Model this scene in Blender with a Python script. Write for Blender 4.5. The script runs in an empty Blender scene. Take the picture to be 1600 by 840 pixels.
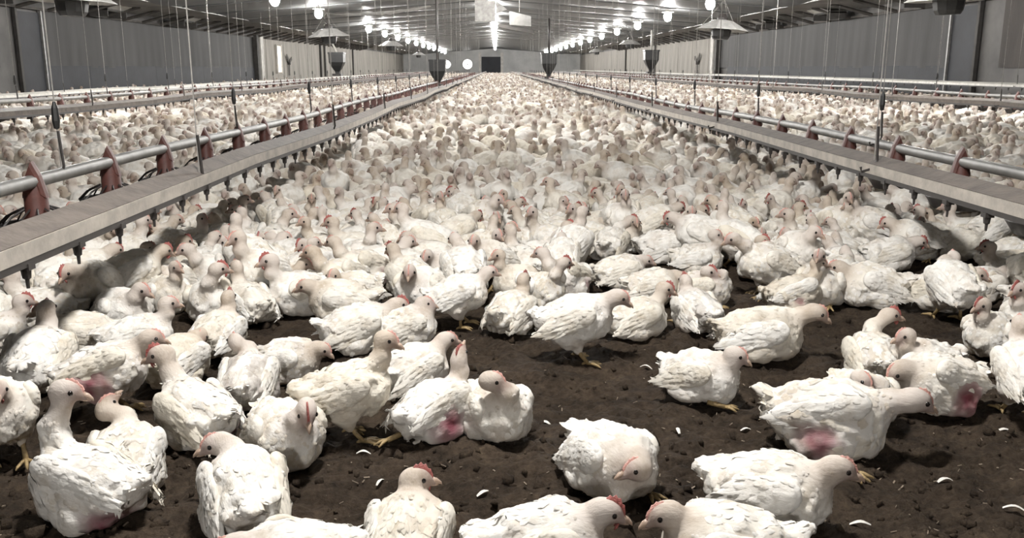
import bpy, bmesh, math, random
import numpy as np
from mathutils import Vector, Matrix, Euler, noise as mnoise

random.seed(7)
RS = np.random.RandomState(11)
C = bpy.context.scene.collection
PI = math.pi
R = math.radians

# ------------------------------------------------------------------ camera
CAM_H, F_PX, PITCH, YAW = 0.80, 1386.0, R(12.77), R(1.0)
cam_data = bpy.data.cameras.new('camera')
cam_data.sensor_width = 36.0
cam_data.lens = 36.0 * F_PX / 1600.0
cam_data.clip_end = 400
cam = bpy.data.objects.new('camera', cam_data)
C.objects.link(cam)
cam.location = (0, 0, CAM_H)
cam.rotation_euler = (PI / 2 - PITCH, 0, -YAW)
bpy.context.scene.camera = cam

# ------------------------------------------------------------------ world, view
world = bpy.data.worlds.new('world')
bpy.context.scene.world = world
world.use_nodes = True
world.node_tree.nodes['Background'].inputs[0].default_value = (0.75, 0.8, 0.85, 1)
world.node_tree.nodes['Background'].inputs[1].default_value = 0.02
vs = bpy.context.scene.view_settings
vs.view_transform = 'Standard'
vs.look = 'None'
vs.gamma = 1.0
vs.use_curve_mapping = False
vs.exposure = 0.0
bpy.context.scene.cycles.diffuse_bounces = 2
LAMP_EMIT = 580.0          # radiance of every bulb in the house
BULB_R = 0.125  # oversized bulb, its shape takes in the glare around each lamp

# ------------------------------------------------------------------ pixel -> ground
def pix_ground(x, y, z=0.0):
    Fv = Vector((math.sin(YAW) * math.cos(PITCH), math.cos(YAW) * math.cos(PITCH), -math.sin(PITCH)))
    Rv = Vector((math.cos(YAW), -math.sin(YAW), 0))
    Uv = Rv.cross(Fv)
    d = Fv + Rv * ((x - 800) / F_PX) - Uv * ((y - 420) / F_PX)
    t = (z - CAM_H) / d.z
    return Vector((d.x * t, d.y * t, z))

# ------------------------------------------------------------------ materials
MATS = {}
def nodes_of(name):
    m = bpy.data.materials.new(name)
    m.use_nodes = True
    nt = m.node_tree
    b = nt.nodes['Principled BSDF']
    MATS[name] = m
    return m, nt, b

def N(nt, kind, **kw):
    n = nt.nodes.new(kind)
    for k, v in kw.items():
        if k in n.inputs:
            n.inputs[k].default_value = v
        else:
            setattr(n, k, v)
    return n

def simple(name, col, rough=0.6, metal=0.0, vary=0.25, scale=6.0, bump=0.0, bscale=40.0, stretch=(1, 1, 1), spec=0.5, dirt=None):
    m, nt, b = nodes_of(name)
    tc = N(nt, 'ShaderNodeTexCoord')
    mp = N(nt, 'ShaderNodeMapping')
    mp.inputs['Scale'].default_value = stretch
    nt.links.new(tc.outputs['Object'], mp.inputs[0])
    nz = N(nt, 'ShaderNodeTexNoise', Scale=scale, Detail=6.0, Roughness=0.6)
    nt.links.new(mp.outputs[0], nz.inputs['Vector'])
    rp = N(nt, 'ShaderNodeValToRGB')
    lo = tuple(c * (1 - vary) for c in col) if dirt is None else dirt
    hi = tuple(min(1, c * (1 + vary * 0.5)) for c in col)
    rp.color_ramp.elements[0].position = 0.3
    rp.color_ramp.elements[1].position = 0.65
    rp.color_ramp.elements[0].color = (*lo, 1)
    rp.color_ramp.elements[1].color = (*hi, 1)
    nt.links.new(nz.outputs[0], rp.inputs[0])
    nt.links.new(rp.outputs[0], b.inputs['Base Color'])
    b.inputs['Roughness'].default_value = rough
    b.inputs['Metallic'].default_value = metal
    b.inputs['Specular IOR Level'].default_value = spec
    if bump:
        nb = N(nt, 'ShaderNodeTexNoise', Scale=bscale, Detail=5.0)
        nt.links.new(mp.outputs[0], nb.inputs['Vector'])
        bp = N(nt, 'ShaderNodeBump', Strength=bump, Distance=0.02)
        nt.links.new(nb.outputs[0], bp.inputs['Height'])
        nt.links.new(bp.outputs[0], b.inputs['Normal'])
    return m

def emis(name, col, strength):
    m, nt, b = nodes_of(name)
    b.inputs['Base Color'].default_value = (*col, 1)
    b.inputs['Emission Color'].default_value = (*col, 1)
    b.inputs['Emission Strength'].default_value = strength
    return m

emis('bulb_glow', (1.0, 0.98, 0.95), LAMP_EMIT)
emis('daylight_slot', (1.0, 0.86, 0.74), 1.6)
emis('daylight_fan', (1.0, 0.98, 0.95), 4.0)
simple('galvanised', (0.22, 0.215, 0.205), 0.5, 0.3, 0.3, 9)
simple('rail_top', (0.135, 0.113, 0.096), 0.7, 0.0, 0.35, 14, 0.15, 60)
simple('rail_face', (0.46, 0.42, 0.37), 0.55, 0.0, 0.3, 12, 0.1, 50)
simple('dark_plastic', (0.035, 0.03, 0.028), 0.5, 0, 0.3, 20)
simple('black_plastic', (0.02, 0.02, 0.02), 0.45, 0, 0.3, 20)
simple('red_plastic', (0.105, 0.038, 0.030), 0.55, 0, 0.35, 25)
simple('cord', (0.30, 0.285, 0.265), 0.8, 0, 0.25, 30)
simple('white_pipe', (0.62, 0.60, 0.55), 0.5, 0, 0.25, 10)
simple('curtain', (0.040, 0.0385, 0.037), 0.75, 0, 0.3, 0.9, 0.2, 6, (1, 1, 0.25))
simple('dark_board', (0.018, 0.0195, 0.024), 0.7, 0, 0.35, 1.6, 0.1, 10)
simple('brown_board', (0.046, 0.039, 0.034), 0.8, 0, 0.3, 1.4, 0.2, 12, (1, 1, 0.3))
simple('beige_panel', (0.28, 0.26, 0.23), 0.8, 0, 0.25, 1.2, 0.15, 10, (1, 1, 0.35))
simple('timber', (0.07, 0.063, 0.056), 0.85, 0, 0.35, 4, 0.25, 25, (1, 1, 0.2))
simple('pale_post', (0.52, 0.50, 0.46), 0.7, 0, 0.25, 4)
simple('dark_timber', (0.05, 0.046, 0.042), 0.8, 0, 0.35, 5)
simple('ceiling_sheet', (0.10, 0.102, 0.102), 0.42, 0, 0.22, 0.8, 0.25, 3.0, (0.35, 2.5, 1))
simple('soffit', (0.095, 0.09, 0.085), 0.7, 0, 0.35, 1.5)
simple('soffit_board', (0.36, 0.345, 0.325), 0.75, 0, 0.35, 1.5)  # paler copy of soffit, colour raised to stand in for missing light
simple('brooder_metal', (0.46, 0.45, 0.43), 0.55, 0.2, 0.3, 5)
simple('white_box', (0.42, 0.41, 0.39), 0.6, 0, 0.0, 11, 0, 40, (1, 1, 1), 0.4, (0.25, 0.24, 0.23))
simple('end_wall', (0.42, 0.42, 0.41), 0.7, 0, 0.2, 0.8)
simple('foil', (0.55, 0.55, 0.54), 0.35, 0.4, 0.3, 6, 0.6, 9)
simple('leg_skin', (0.33, 0.235, 0.11), 0.55, 0, 0.35, 60, 0.3, 180)
simple('beak_horn', (0.40, 0.29, 0.22), 0.4, 0, 0.2, 60)
simple('comb_red', (0.34, 0.095, 0.08), 0.5, 0, 0.3, 80, 0.4, 200)
simple('comb_pink', (0.58, 0.30, 0.25), 0.5, 0, 0.25, 80, 0.4, 200)
simple('eye_dark', (0.012, 0.009, 0.008), 0.12, 0, 0.2, 40)
simple('straw', (0.24, 0.19, 0.14), 0.8, 0, 0.4, 30)
simple('down_feather', (0.72, 0.69, 0.64), 0.8, 0, 0.15, 50)

def feather_material():
    m, nt, b = nodes_of('feather')
    at = N(nt, 'ShaderNodeAttribute', attribute_name='tint')
    tc = N(nt, 'ShaderNodeTexCoord')
    oi = N(nt, 'ShaderNodeObjectInfo')
    ad = N(nt, 'ShaderNodeVectorMath', operation='ADD')
    nt.links.new(tc.outputs['Object'], ad.inputs[0])
    nt.links.new(oi.outputs['Random'], ad.inputs[1])
    nz = N(nt, 'ShaderNodeTexNoise', Scale=14.0, Detail=5.0, Roughness=0.65)
    nt.links.new(ad.outputs[0], nz.inputs['Vector'])
    rp = N(nt, 'ShaderNodeValToRGB')
    rp.color_ramp.elements[0].position = 0.28
    rp.color_ramp.elements[1].position = 0.52
    rp.color_ramp.elements[0].color = (0.74, 0.69, 0.62, 1)
    rp.color_ramp.elements[1].color = (1, 1, 1, 1)
    nt.links.new(nz.outputs[0], rp.inputs[0])
    mx = N(nt, 'ShaderNodeMix', data_type='RGBA', blend_type='MULTIPLY')
    mx.inputs[0].default_value = 1.0
    nt.links.new(at.outputs['Color'], mx.inputs[6])
    nt.links.new(rp.outputs[0], mx.inputs[7])
    # bird to bird: some creamier, some greyer
    r2 = N(nt, 'ShaderNodeValToRGB')
    r2.color_ramp.elements[0].color = (0.90, 0.86, 0.78, 1)
    r2.color_ramp.elements[1].color = (1, 1, 1, 1)
    r2.color_ramp.elements[1].position = 0.6
    nt.links.new(oi.outputs['Random'], r2.inputs[0])
    m2 = N(nt, 'ShaderNodeMix', data_type='RGBA', blend_type='MULTIPLY')
    m2.inputs[0].default_value = 1.0
    nt.links.new(mx.outputs[2], m2.inputs[6])
    nt.links.new(r2.outputs[0], m2.inputs[7])
    nt.links.new(m2.outputs[2], b.inputs['Base Color'])
    b.inputs['Roughness'].default_value = 0.85
    b.inputs['Specular IOR Level'].default_value = 0.15
    mp = N(nt, 'ShaderNodeMapping')
    mp.inputs['Scale'].default_value = (45, 150, 110)
    nt.links.new(ad.outputs[0], mp.inputs[0])
    nb = N(nt, 'ShaderNodeTexNoise', Scale=1.0, Detail=3.0)
    nt.links.new(mp.outputs[0], nb.inputs['Vector'])
    bp = N(nt, 'ShaderNodeBump', Strength=0.35, Distance=0.004)
    nt.links.new(nb.outputs[0], bp.inputs['Height'])
    nt.links.new(bp.outputs[0], b.inputs['Normal'])
feather_material()

def litter_material():
    m, nt, b = nodes_of('litter')
    tc = N(nt, 'ShaderNodeTexCoord')
    n1 = N(nt, 'ShaderNodeTexNoise', Scale=9.0, Detail=9.0, Roughness=0.72)
    n2 = N(nt, 'ShaderNodeTexNoise', Scale=70.0, Detail=6.0, Roughness=0.7)
    n3 = N(nt, 'ShaderNodeTexNoise', Scale=160.0, Detail=3.0, Roughness=0.6)
    for n in (n1, n2, n3):
        nt.links.new(tc.outputs['Object'], n.inputs['Vector'])
    r1 = N(nt, 'ShaderNodeValToRGB')
    e = r1.color_ramp.elements
    e[0].position = 0.32; e[0].color = (0.016, 0.011, 0.0075, 1)
    e[1].position = 0.70; e[1].color = (0.068, 0.050, 0.035, 1)
    nt.links.new(n1.outputs[0], r1.inputs[0])
    r2 = N(nt, 'ShaderNodeValToRGB')
    e = r2.color_ramp.elements
    e[0].position = 0.35; e[0].color = (0.55, 0.52, 0.5, 1)
    e[1].position = 0.66; e[1].color = (1.35, 1.32, 1.25, 1)
    nt.links.new(n2.outputs[0], r2.inputs[0])
    mx = N(nt, 'ShaderNodeMix', data_type='RGBA', blend_type='MULTIPLY')
    mx.inputs[0].default_value = 1.0
    nt.links.new(r1.outputs[0], mx.inputs[6]); nt.links.new(r2.outputs[0], mx.inputs[7])
    # pale wood-shaving specks
    r3 = N(nt, 'ShaderNodeValToRGB')
    e = r3.color_ramp.elements
    e[0].position = 0.70; e[0].color = (0, 0, 0, 1)
    e[1].position = 0.78; e[1].color = (1, 1, 1, 1)
    nt.links.new(n3.outputs[0], r3.inputs[0])
    m2 = N(nt, 'ShaderNodeMix', data_type='RGBA', blend_type='MIX')
    nt.links.new(r3.outputs[0], m2.inputs[0])
    nt.links.new(mx.outputs[2], m2.inputs[6])
    m2.inputs[7].default_value = (0.13, 0.105, 0.08, 1)
    nt.links.new(m2.outputs[2], b.inputs['Base Color'])
    b.inputs['Roughness'].default_value = 0.9
    b.inputs['Specular IOR Level'].default_value = 0.2
    bp = N(nt, 'ShaderNodeBump', Strength=0.8, Distance=0.012)
    nt.links.new(n2.outputs[0], bp.inputs['Height'])
    nt.links.new(bp.outputs[0], b.inputs['Normal'])
litter_material()

# ------------------------------------------------------------------ mesh helpers
class MB:
    """collects vertices and faces, then links ONE mesh object"""
    def __init__(s):
        s.v, s.f = [], []
    def add(s, vs_, fs_):
        o = len(s.v)
        s.v.extend([tuple(p) for p in vs_])
        s.f.extend([tuple(i + o for i in f) for f in fs_])
        return s
    def box(s, c, d, rot=None):
        hx, hy, hz = d[0] / 2, d[1] / 2, d[2] / 2
        pts = [Vector((x, y, z)) for z in (-hz, hz) for y in (-hy, hy) for x in (-hx, hx)]
        if rot is not None:
            pts = [rot @ p for p in pts]
        c = Vector(c)
        return s.add([p + c for p in pts], [(0, 2, 3, 1), (4, 5, 7, 6), (0, 1, 5, 4), (2, 6, 7, 3), (0, 4, 6, 2), (1, 3, 7, 5)])
    def tube(s, pts, radii, n=8, cap=True, flat=1.0):
        pts = [Vector(p) for p in pts]
        if not isinstance(radii, (list, tuple)):
            radii = [radii] * len(pts)
        rings, vs_ = [], []
        t0 = (pts[1] - pts[0]).normalized()
        up = Vector((0, 0, 1)) if abs(t0.z) < 0.9 else Vector((1, 0, 0))
        side = t0.cross(up).normalized()
        for i, p in enumerate(pts):
            a = pts[max(0, i - 1)]; b = pts[min(len(pts) - 1, i + 1)]
            t = (b - a).normalized()
            side = (side - t * side.dot(t)).normalized()
            u = side.cross(t)
            for k in range(n):
                an = 2 * PI * k / n
                vs_.append(p + side * (math.cos(an) * radii[i]) + u * (math.sin(an) * radii[i] * flat))
        fs_ = []
        for i in range(len(pts) - 1):
            for k in range(n):
                a = i * n + k; b = i * n + (k + 1) % n
                fs_.append((a, b, b + n, a + n))
        if cap:
            fs_.append(tuple(reversed(range(n))))
            fs_.append(tuple(range((len(pts) - 1) * n, len(pts) * n)))
        return s.add(vs_, fs_)
    def lathe(s, prof, n=16, c=(0, 0, 0), sq=False):
        vs_, fs_ = [], []
        for r, z in prof:
            for k in range(n):
                a = 2 * PI * (k + (0.5 if sq else 0)) / n
                vs_.append((c[0] + r * math.cos(a), c[1] + r * math.sin(a), c[2] + z))
        for i in range(len(prof) - 1):
            for k in range(n):
                a = i * n + k; b = i * n + (k + 1) % n
                fs_.append((a, b, b + n, a + n))
        return s.add(vs_, fs_)
    def mesh(s, name, mat, smooth=False):
        me = bpy.data.meshes.new(name)
        me.from_pydata(s.v, [], s.f)
        me.materials.append(MATS[mat])
        if smooth:
            me.polygons.foreach_set('use_smooth', [True] * len(me.polygons))
        me.update()
        return me
    def build(s, name, mat, parent=None, smooth=False):
        return link(name, s.mesh(name, mat, smooth), parent)

def link(name, me, parent=None, loc=None):
    o = bpy.data.objects.new(name, me)
    C.objects.link(o)
    if parent is not None:
        o.parent = parent
    if loc is not None:
        o.location = loc
    return o

def empty(name, loc, rz=0.0):
    o = bpy.data.objects.new(name, None)
    C.objects.link(o)
    o.location = loc
    o.rotation_euler = (0, 0, rz)
    o.empty_display_size = 0.1
    return o

def tag(o, label, cat, group=None, kind=None):
    if label: o['label'] = label
    if cat: o['category'] = cat
    if group: o['group'] = group
    if kind: o['kind'] = kind
    return o

def structure(o, label=None, cat=None):
    o['kind'] = 'structure'
    if label: o['label'] = label
    return o

# ================================================================== THE HOUSE
XL, XR = -11.2, 10.2            # side walls
Y0, Y1 = -5.0, 110.0            # near and far end
SEAM_L, SEAM_R, SEAM_Z = -8.8, 8.0, 2.46
RIDGE_Z = 3.12
CUR_TOP = 2.16
def ceil_z(x):
    if x < 0:
        return RIDGE_Z + (SEAM_Z - RIDGE_Z) * (x / SEAM_L)
    return RIDGE_Z + (SEAM_Z - RIDGE_Z) * (x / SEAM_R)

# ---- floor: one grid, fine where the open litter lies in front of the camera
def litter_h(x, y):
    p = Vector((x * 3.1, y * 3.1, 0.3))
    z = 0.022 * mnoise.noise(p)
    q = Vector((x * 14 + 7, y * 17, 1.7))
    a = mnoise.noise(q)
    z += 0.017 * (max(0.0, a) ** 0.6 if a > 0 else -(abs(a) ** 1.2))
    q2 = Vector((x * 38, y * 44 + 3, 4.2))
    b = mnoise.noise(q2)
    z += 0.010 * (1 - abs(b) * 2.2)
    z += 0.006 * mnoise.noise(Vector((x * 95, y * 110, 9.1)))
    return z - 0.012
def build_floor():
    xs = list(np.concatenate([np.linspace(XL, -2.6, 12)[:-1], np.linspace(-2.6, 2.6, 330), np.linspace(2.6, XR, 12)[1:]]))
    ys = list(np.concatenate([np.linspace(Y0, 0.9, 5)[:-1], np.geomspace(0.9, 5.2, 300), np.geomspace(5.2, Y1, 40)[1:]]))
    nx, ny = len(xs), len(ys)
    vs_ = []
    for y in ys:
        for x in xs:
            near = abs(x) < 2.7 and 0.8 < y < 5.4
            vs_.append((x, y, litter_h(x, y) if near else -0.012))
    fs_ = [(j * nx + i, j * nx + i + 1, (j + 1) * nx + i + 1, (j + 1) * nx + i) for j in range(ny - 1) for i in range(nx - 1)]
    m = MB(); m.v = vs_; m.f = fs_
    return m.build('floor', 'litter', None, True)
structure(build_floor(), 'dark brown crumbly litter floor under the birds')

# ---- side walls: base slab + boards, curtain, panels, posts as pieces
def side_wall(name, x, sgn, near_end, split):
    """sgn = +1 when the house lies on the +x side of the wall"""
    w = structure(MB().box((x - sgn * 0.06, (Y0 + Y1) / 2, 1.15), (0.10, Y1 - Y0, 2.7)).build(name, 'soffit'),
                  'long low side wall of the poultry house')
    # near brown boards
    y = Y0 + 0.1
    k = 0
    me = MB().box((0, 0, 0), (0.03, 1.21, 1.34)).mesh('board', 'brown_board')
    while y + 1.22 < near_end - 1.0:
        link('board', me, w, (x + sgn * (0.005 + 0.008 * (k % 2)), y + 0.61, 1.47)); y += 1.22; k += 1
    # dark slab between boards and curtain
    MB().box((x + sgn * 0.02, near_end - 0.45, 1.05), (0.05, 1.1, 2.1)).build('dark_panel', 'dark_board', w)
    MB().box((x + sgn * 0.06, near_end - 1.08, 1.12), (0.08, 0.10, 2.1)).build('post', 'dark_timber', w)
    MB().box((x + sgn * 0.06, near_end + 0.10, 1.12), (0.07, 0.06, 2.1)).build('post', 'galvanised', w)
    # curtain with vertical folds
    L = split - near_end - 0.3
    n = int(L / 0.06)
    vs_, fs_ = [], []
    rr = random.Random(5 if sgn > 0 else 6)
    ph = [rr.uniform(0, 6) for _ in range(5)]
    for i in range(n + 1):
        yy = near_end + 0.15 + L * i / n
        for j, z in enumerate((0.80, 1.2, 1.7, CUR_TOP)):
            d = 0.007 * math.sin(yy * 5.1 + ph[0]) + 0.016 * math.sin(yy * 1.3 + ph[1] + z) + 0.004 * math.sin(yy * 11 + ph[2] + z * 0.7)
            vs_.append((x + sgn * (0.06 + d * (1.2 - 0.25 * j)), yy, z))
    for i in range(n):
        for j in range(3):
            a = i * 4 + j
            fs_.append((a, a + 4, a + 5, a + 1))
    m = MB(); m.v = vs_; m.f = fs_
    m.build('curtain', 'curtain', w, True)
    # dark lower boards
    y = near_end + 0.1
    me = MB().box((0, 0, 0), (0.05, 2.41, 0.86)).mesh('lower_board', 'dark_board')
    while y + 2.42 < split:
        link('lower_board', me, w, (x + sgn * 0.05, y + 1.21, 0.42)); y += 2.42
    # ledger along the curtain top
    MB().box((x + sgn * 0.09, (near_end + Y0) / 2 + 18, CUR_TOP + 0.03), (0.08, split - Y0 - 2, 0.06)).build('ledger', 'timber', w)
    # far beige panels
    y = split + 0.3
    k = 0
    me = MB().box((0, 0, 0), (0.03, 1.20, 2.3)).mesh('panel', 'beige_panel')
    while y + 1.22 < 78:
        link('panel', me, w, (x + sgn * (0.01 + 0.012 * (k % 3 == 1)), y + 0.61, 1.13)); y += 1.22; k += 1
    MB().box((x + sgn * 0.01, (y + Y1) / 2, 1.13), (0.03, Y1 - y, 2.3)).build('panel_run', 'beige_panel', w)
    # posts where curtain meets panels
    MB().box((x + sgn * 0.14, split, 1.15), (0.22, 0.5, 2.3)).build('post', 'pale_post', w)
    MB().box((x + sgn * 0.16, split - 0.75, 1.15), (0.2, 0.35, 2.3)).build('post', 'dark_timber', w)
    for yy in (58, 59.4, 71):
        MB().box((x + sgn * 0.08, yy, 1.15), (0.12, 0.22, 2.3)).build('post', 'dark_timber', w)
    # knee braces from wall to ceiling seam
    seam = SEAM_L if sgn > 0 else SEAM_R
    y = 8.0
    k = 0
    bm_ = MB().tube([(x + sgn * 0.12, 0, CUR_TOP + 0.02), (x + sgn * 1.25, 0, ceil_z(seam) + 0.0)], 0.045, 4).mesh('knee_brace', 'timber')
    while y < 75:
        link('knee_brace', bm_, w, (0, y, 0)); y += 1.5
    # soffit from wall top to the seam
    m = MB()
    m.add([(x - sgn * 0.1, Y0, 2.42), (x - sgn * 0.1, Y1, 2.42), (seam, Y1, SEAM_Z + 0.02), (seam, Y0, SEAM_Z + 0.02),
           (x - sgn * 0.1, Y0, 2.46), (x - sgn * 0.1, Y1, 2.46), (seam, Y1, SEAM_Z + 0.06), (seam, Y0, SEAM_Z + 0.06)],
          [(0, 1, 2, 3), (4, 7, 6, 5), (0, 3, 7, 4), (1, 5, 6, 2)])
    m.build('soffit', 'soffit_board', w)
    return w
wl = side_wall('wall_left', XL, 1, 22.6, 43.0)
wr = side_wall('wall_right', XR, -1, 20.2, 42.0)

# ---- ceiling: cross sheets that sag a little between the purlins
ceiling = structure(MB().add(
    [(SEAM_L, Y0, SEAM_Z + .1), (0, Y0, RIDGE_Z + .1), (SEAM_R, Y0, SEAM_Z + .1), (SEAM_L, Y1, SEAM_Z + .1), (0, Y1, RIDGE_Z + .1), (SEAM_R, Y1, SEAM_Z + .1)],
    [(0, 1, 4, 3), (1, 2, 5, 4)]).build('ceiling', 'soffit'), 'low pitched ceiling of grey plastic sheeting')
def ceiling_sheet(seam, y0, y1, seed):
    rr = random.Random(seed)
    nx, ny = 14, 7
    vs_, fs_ = [], []
    for j in range(ny + 1):
        v = j / ny
        for i in range(nx + 1):
            u = i / nx
            x = seam * u
            sag = 0.055 * math.sin(PI * v) + 0.012 * math.sin(u * 9 + seed) * math.sin(PI * v)
            wob = 0.02 * mnoise.noise(Vector((x * 0.8, (y0 + (y1 - y0) * v) * 2.0, seed * 0.1)))
            vs_.append((x, y0 + (y1 - y0) * v, ceil_z(x) - sag + wob + 0.01))
    for j in range(ny):
        for i in range(nx):
            a = j * (nx + 1) + i
            fs_.append((a, a + 1, a + nx + 2, a + nx + 1))
    m = MB(); m.v = vs_; m.f = fs_
    return m.build('sheet', 'ceiling_sheet', ceiling, True)
y = Y0
k = 0
while y < Y1 - 0.1:
    y2 = min(Y1, y + 3.1)
    for s in (SEAM_L, SEAM_R):
        ceiling_sheet(s, y + 0.01, y2 - 0.01, k); k += 1
    y = y2
# purlins that press the sheeting
for yy in np.arange(Y0 + 3.1, Y1, 3.1):
    if yy < 70:
        for s in (SEAM_L, SEAM_R):
            MB().tube([(0, yy, RIDGE_Z - 0.0), (s, yy, SEAM_Z - 0.0)], 0.022, 4).build('batten', 'ceiling_sheet', ceiling)
for s in (SEAM_L, SEAM_R):
    MB().box((s, (Y0 + Y1) / 2, SEAM_Z - 0.01), (0.05, Y1 - Y0, 0.05)).build('seam_strip', 'galvanised', ceiling)

# ---- end walls
wf = structure(MB().add([(XL, Y1, -0.02), (XR, Y1, -0.02), (XR, Y1, 2.45), (SEAM_R, Y1, SEAM_Z + .1), (0, Y1, RIDGE_Z + .1), (SEAM_L, Y1, SEAM_Z + .1), (XL, Y1, 2.45),
     (XL, Y1 + .1, -0.02), (XR, Y1 + .1, -0.02), (XR, Y1 + .1, 2.45), (SEAM_R, Y1 + .1, SEAM_Z + .1), (0, Y1 + .1, RIDGE_Z + .1), (SEAM_L, Y1 + .1, SEAM_Z + .1), (XL, Y1 + .1, 2.45)],
     [(0, 1, 2, 3, 4, 5, 6), (13, 12, 11, 10, 9, 8, 7)]).build('wall_far', 'end_wall'), 'pale far end wall of the poultry house')
structure(MB().box((0, Y0 - .06, 1.5), (XR - XL, 0.1, 3.4)).build('wall_near', 'brown_board'), 'end wall behind the camera')
dr = structure(MB().box((-0.6, Y1 - 0.08, 1.05), (2.3, 0.1, 2.1)).build('door_1', 'dark_board'), 'dark wide door in the middle of the far end wall')
MB().box((-1.95, Y1 - 0.06, 1.3), (0.3, 0.1, 2.6)).build('door_post', 'pale_post', dr)
MB().box((0.7, Y1 - 0.06, 1.3), (0.3, 0.1, 2.6)).build('door_post', 'pale_post', dr)
# tunnel fans, daylight behind their blades
for i, (fx, fz, rad, lab) in enumerate(((-5.95, 1.2, 0.46, 'smaller round fan glowing white at the left of the far end wall'),
                                        (-3.45, 1.22, 0.56, 'larger round fan glowing white beside the dark far door'))):
    t = tag(empty('exhaust_fan', (fx, Y1 - 0.02, fz)), lab, 'fan', 'exhaust fans in the far end wall')
    m = MB(); n = 20
    prof = []
    vs_ = []; fs_ = []
    for yy, r_ in ((0, rad), (-0.25, rad * 1.1), (-0.25, rad * 1.18), (0, rad * 1.18)):
        for q in range(n):
            a = 2 * PI * q / n
            vs_.append((r_ * math.cos(a), yy, r_ * math.sin(a)))
    for a_ in range(3):
        for q in range(n):
            fs_.append((a_ * n + q, a_ * n + (q + 1) % n, (a_ + 1) * n + (q + 1) % n, (a_ + 1) * n + q))
    m.add(vs_, fs_).build('housing', 'galvanised', t)
    d = MB()
    d.add([(rad * math.cos(2 * PI * q / n), -0.03, rad * math.sin(2 * PI * q / n)) for q in range(n)], [tuple(range(n))]).build('shutter', 'daylight_fan', t)
    for q in range(4):
        a = PI / 2 * q + 0.3
        MB().box((rad * .42 * math.cos(a), -0.10, rad * .42 * math.sin(a)), (rad * .75, 0.015, 0.06), Euler((0.3, -a, 0)).to_matrix()).build('blade', 'galvanised', t)
    MB().tube([(0, -0.05, 0), (0, -0.16, 0)], 0.06, 10).build('hub', 'dark_plastic', t)

# ---- lit opening in the left wall, and a wall louvre with stain on both sides
wn = structure(MB().box((XL + 0.06, 46.9, 1.23), (0.05, 0.85, 1.3)).build('window_1', 'daylight_slot'), 'narrow bright opening letting daylight through the left wall')
for dy in (-0.47, 0.47):
    MB().box((XL + 0.09, 46.9 + dy, 1.23), (0.08, 0.09, 1.45)).build('window_frame', 'pale_post', wn)
for sx, xx, yy in ((1, XL, 49.0), (-1, XR, 45.5)):
    t = tag(empty('wall_fan', (xx + sx * 0.12, yy, 1.05)),
            'rusty fan blades hanging on the left beige wall past the bright slot' if sx > 0 else 'rusty fan blades hanging on the right beige wall behind the brooder', 'fan', 'old fans on the side walls')
    for q in range(3):
        a = 2 * PI * q / 3 + 0.4
        MB().box((0, 0.34 * math.cos(a), 0.34 * math.sin(a)), (0.03, 0.62, 0.17), Euler((a, 0, 0)).to_matrix()).build('blade', 'timber', t)
    MB().tube([(-0.1 * sx, 0, 0), (0.06 * sx, 0, 0)], 0.1, 10).build('hub', 'dark_timber', t)

# ---- air inlets above the curtains
for nm, x, sgn, lst in (('left', XL, 1, (14.0, 19.5, 25.5, 31.5)), ('right', XR, -1, (15.4, 20.5, 26.5, 32.5))):
    for i, yy in enumerate(lst):
        o = empty('air_inlet', (x + sgn * 0.55, yy, 2.28))
        tag(o, '%s air inlet box high on the %s wall above the curtain' % (('nearest', 'second', 'third', 'farthest')[i], nm), 'vent', 'air inlets above the %s curtain' % nm)
        m = MB().box((0, 0, 0.06), (0.5, 1.25, 0.05)).box((-sgn * 0.25, 0, -0.03), (0.03, 1.25, 0.2)).box((0, -0.61, -0.03), (0.5, 0.03, 0.2)).box((0, 0.61, -0.03), (0.5, 0.03, 0.2))
        m.build('inlet_box', 'dark_timber', o)
        MB().box((sgn * 0.3, 0, 0.10), (0.36, 1.15, 0.02), Euler((0, sgn * -0.35, 0)).to_matrix()).build('flap', 'pale_post', o)

# ================================================================== LAMPS
bulb_me = MB()
bulb_me.lathe([(0.001, -1.25 * BULB_R), (0.5 * BULB_R, -1.12 * BULB_R), (0.87 * BULB_R, -0.6 * BULB_R), (BULB_R, 0), (0.85 * BULB_R, 0.55 * BULB_R), (0.42 * BULB_R, 1.05 * BULB_R)], 10)
bulb_me = bulb_me.mesh('bulb', 'bulb_glow', True)
sock_me = MB().lathe([(0.0, 0.20), (0.07, 0.20), (0.07, 0.16), (0.045, 0.15), (0.05, 0.10), (0.0, 0.10)], 10).mesh('socket', 'pale_post')
shade_me = MB().lathe([(0.05, 0.155), (0.19, 0.125), (0.195, 0.13), (0.05, 0.165)], 14).mesh('reflector', 'pale_post', True)
ORD = ['first', 'second', 'third', 'fourth', 'fifth', 'sixth', 'seventh', 'eighth']
def lamp_row(rowname, x, ys, visible_from):
    k = 0
    for yy in ys:
        z = ceil_z(x) - (0.75 if x > -1 and x < 1 and yy < 5 else 0.26)
        t = empty('ceiling_lamp', (x, yy, z))
        if yy < visible_from:
            lab = 'lamp of the %s ceiling row hanging nearer than the picture edge' % rowname
        elif k < 8:
            lab = '%s glaring lamp of the %s ceiling row counting from the camera' % (ORD[k], rowname); k += 1
        else:
            lab = 'glaring lamp merging into the far bright streak of the %s ceiling row' % rowname
        tag(t, lab, 'lamp', 'lamps of the %s ceiling row' % rowname)
        link('socket', sock_me, t); link('reflector', shade_me, t); link('bulb', bulb_me, t)
        if z < ceil_z(x) - 0.5: MB().tube([(0, 0, 0.19), (0, 0, ceil_z(x) - z)], 0.006, 5).build('flex', 'dark_plastic', t)
lamp_row('left', -5.5, [11.1, 17.3, 23.1, 28.7, 39.8] + list(np.arange(45.5, 104, 5.9)), 20)
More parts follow.
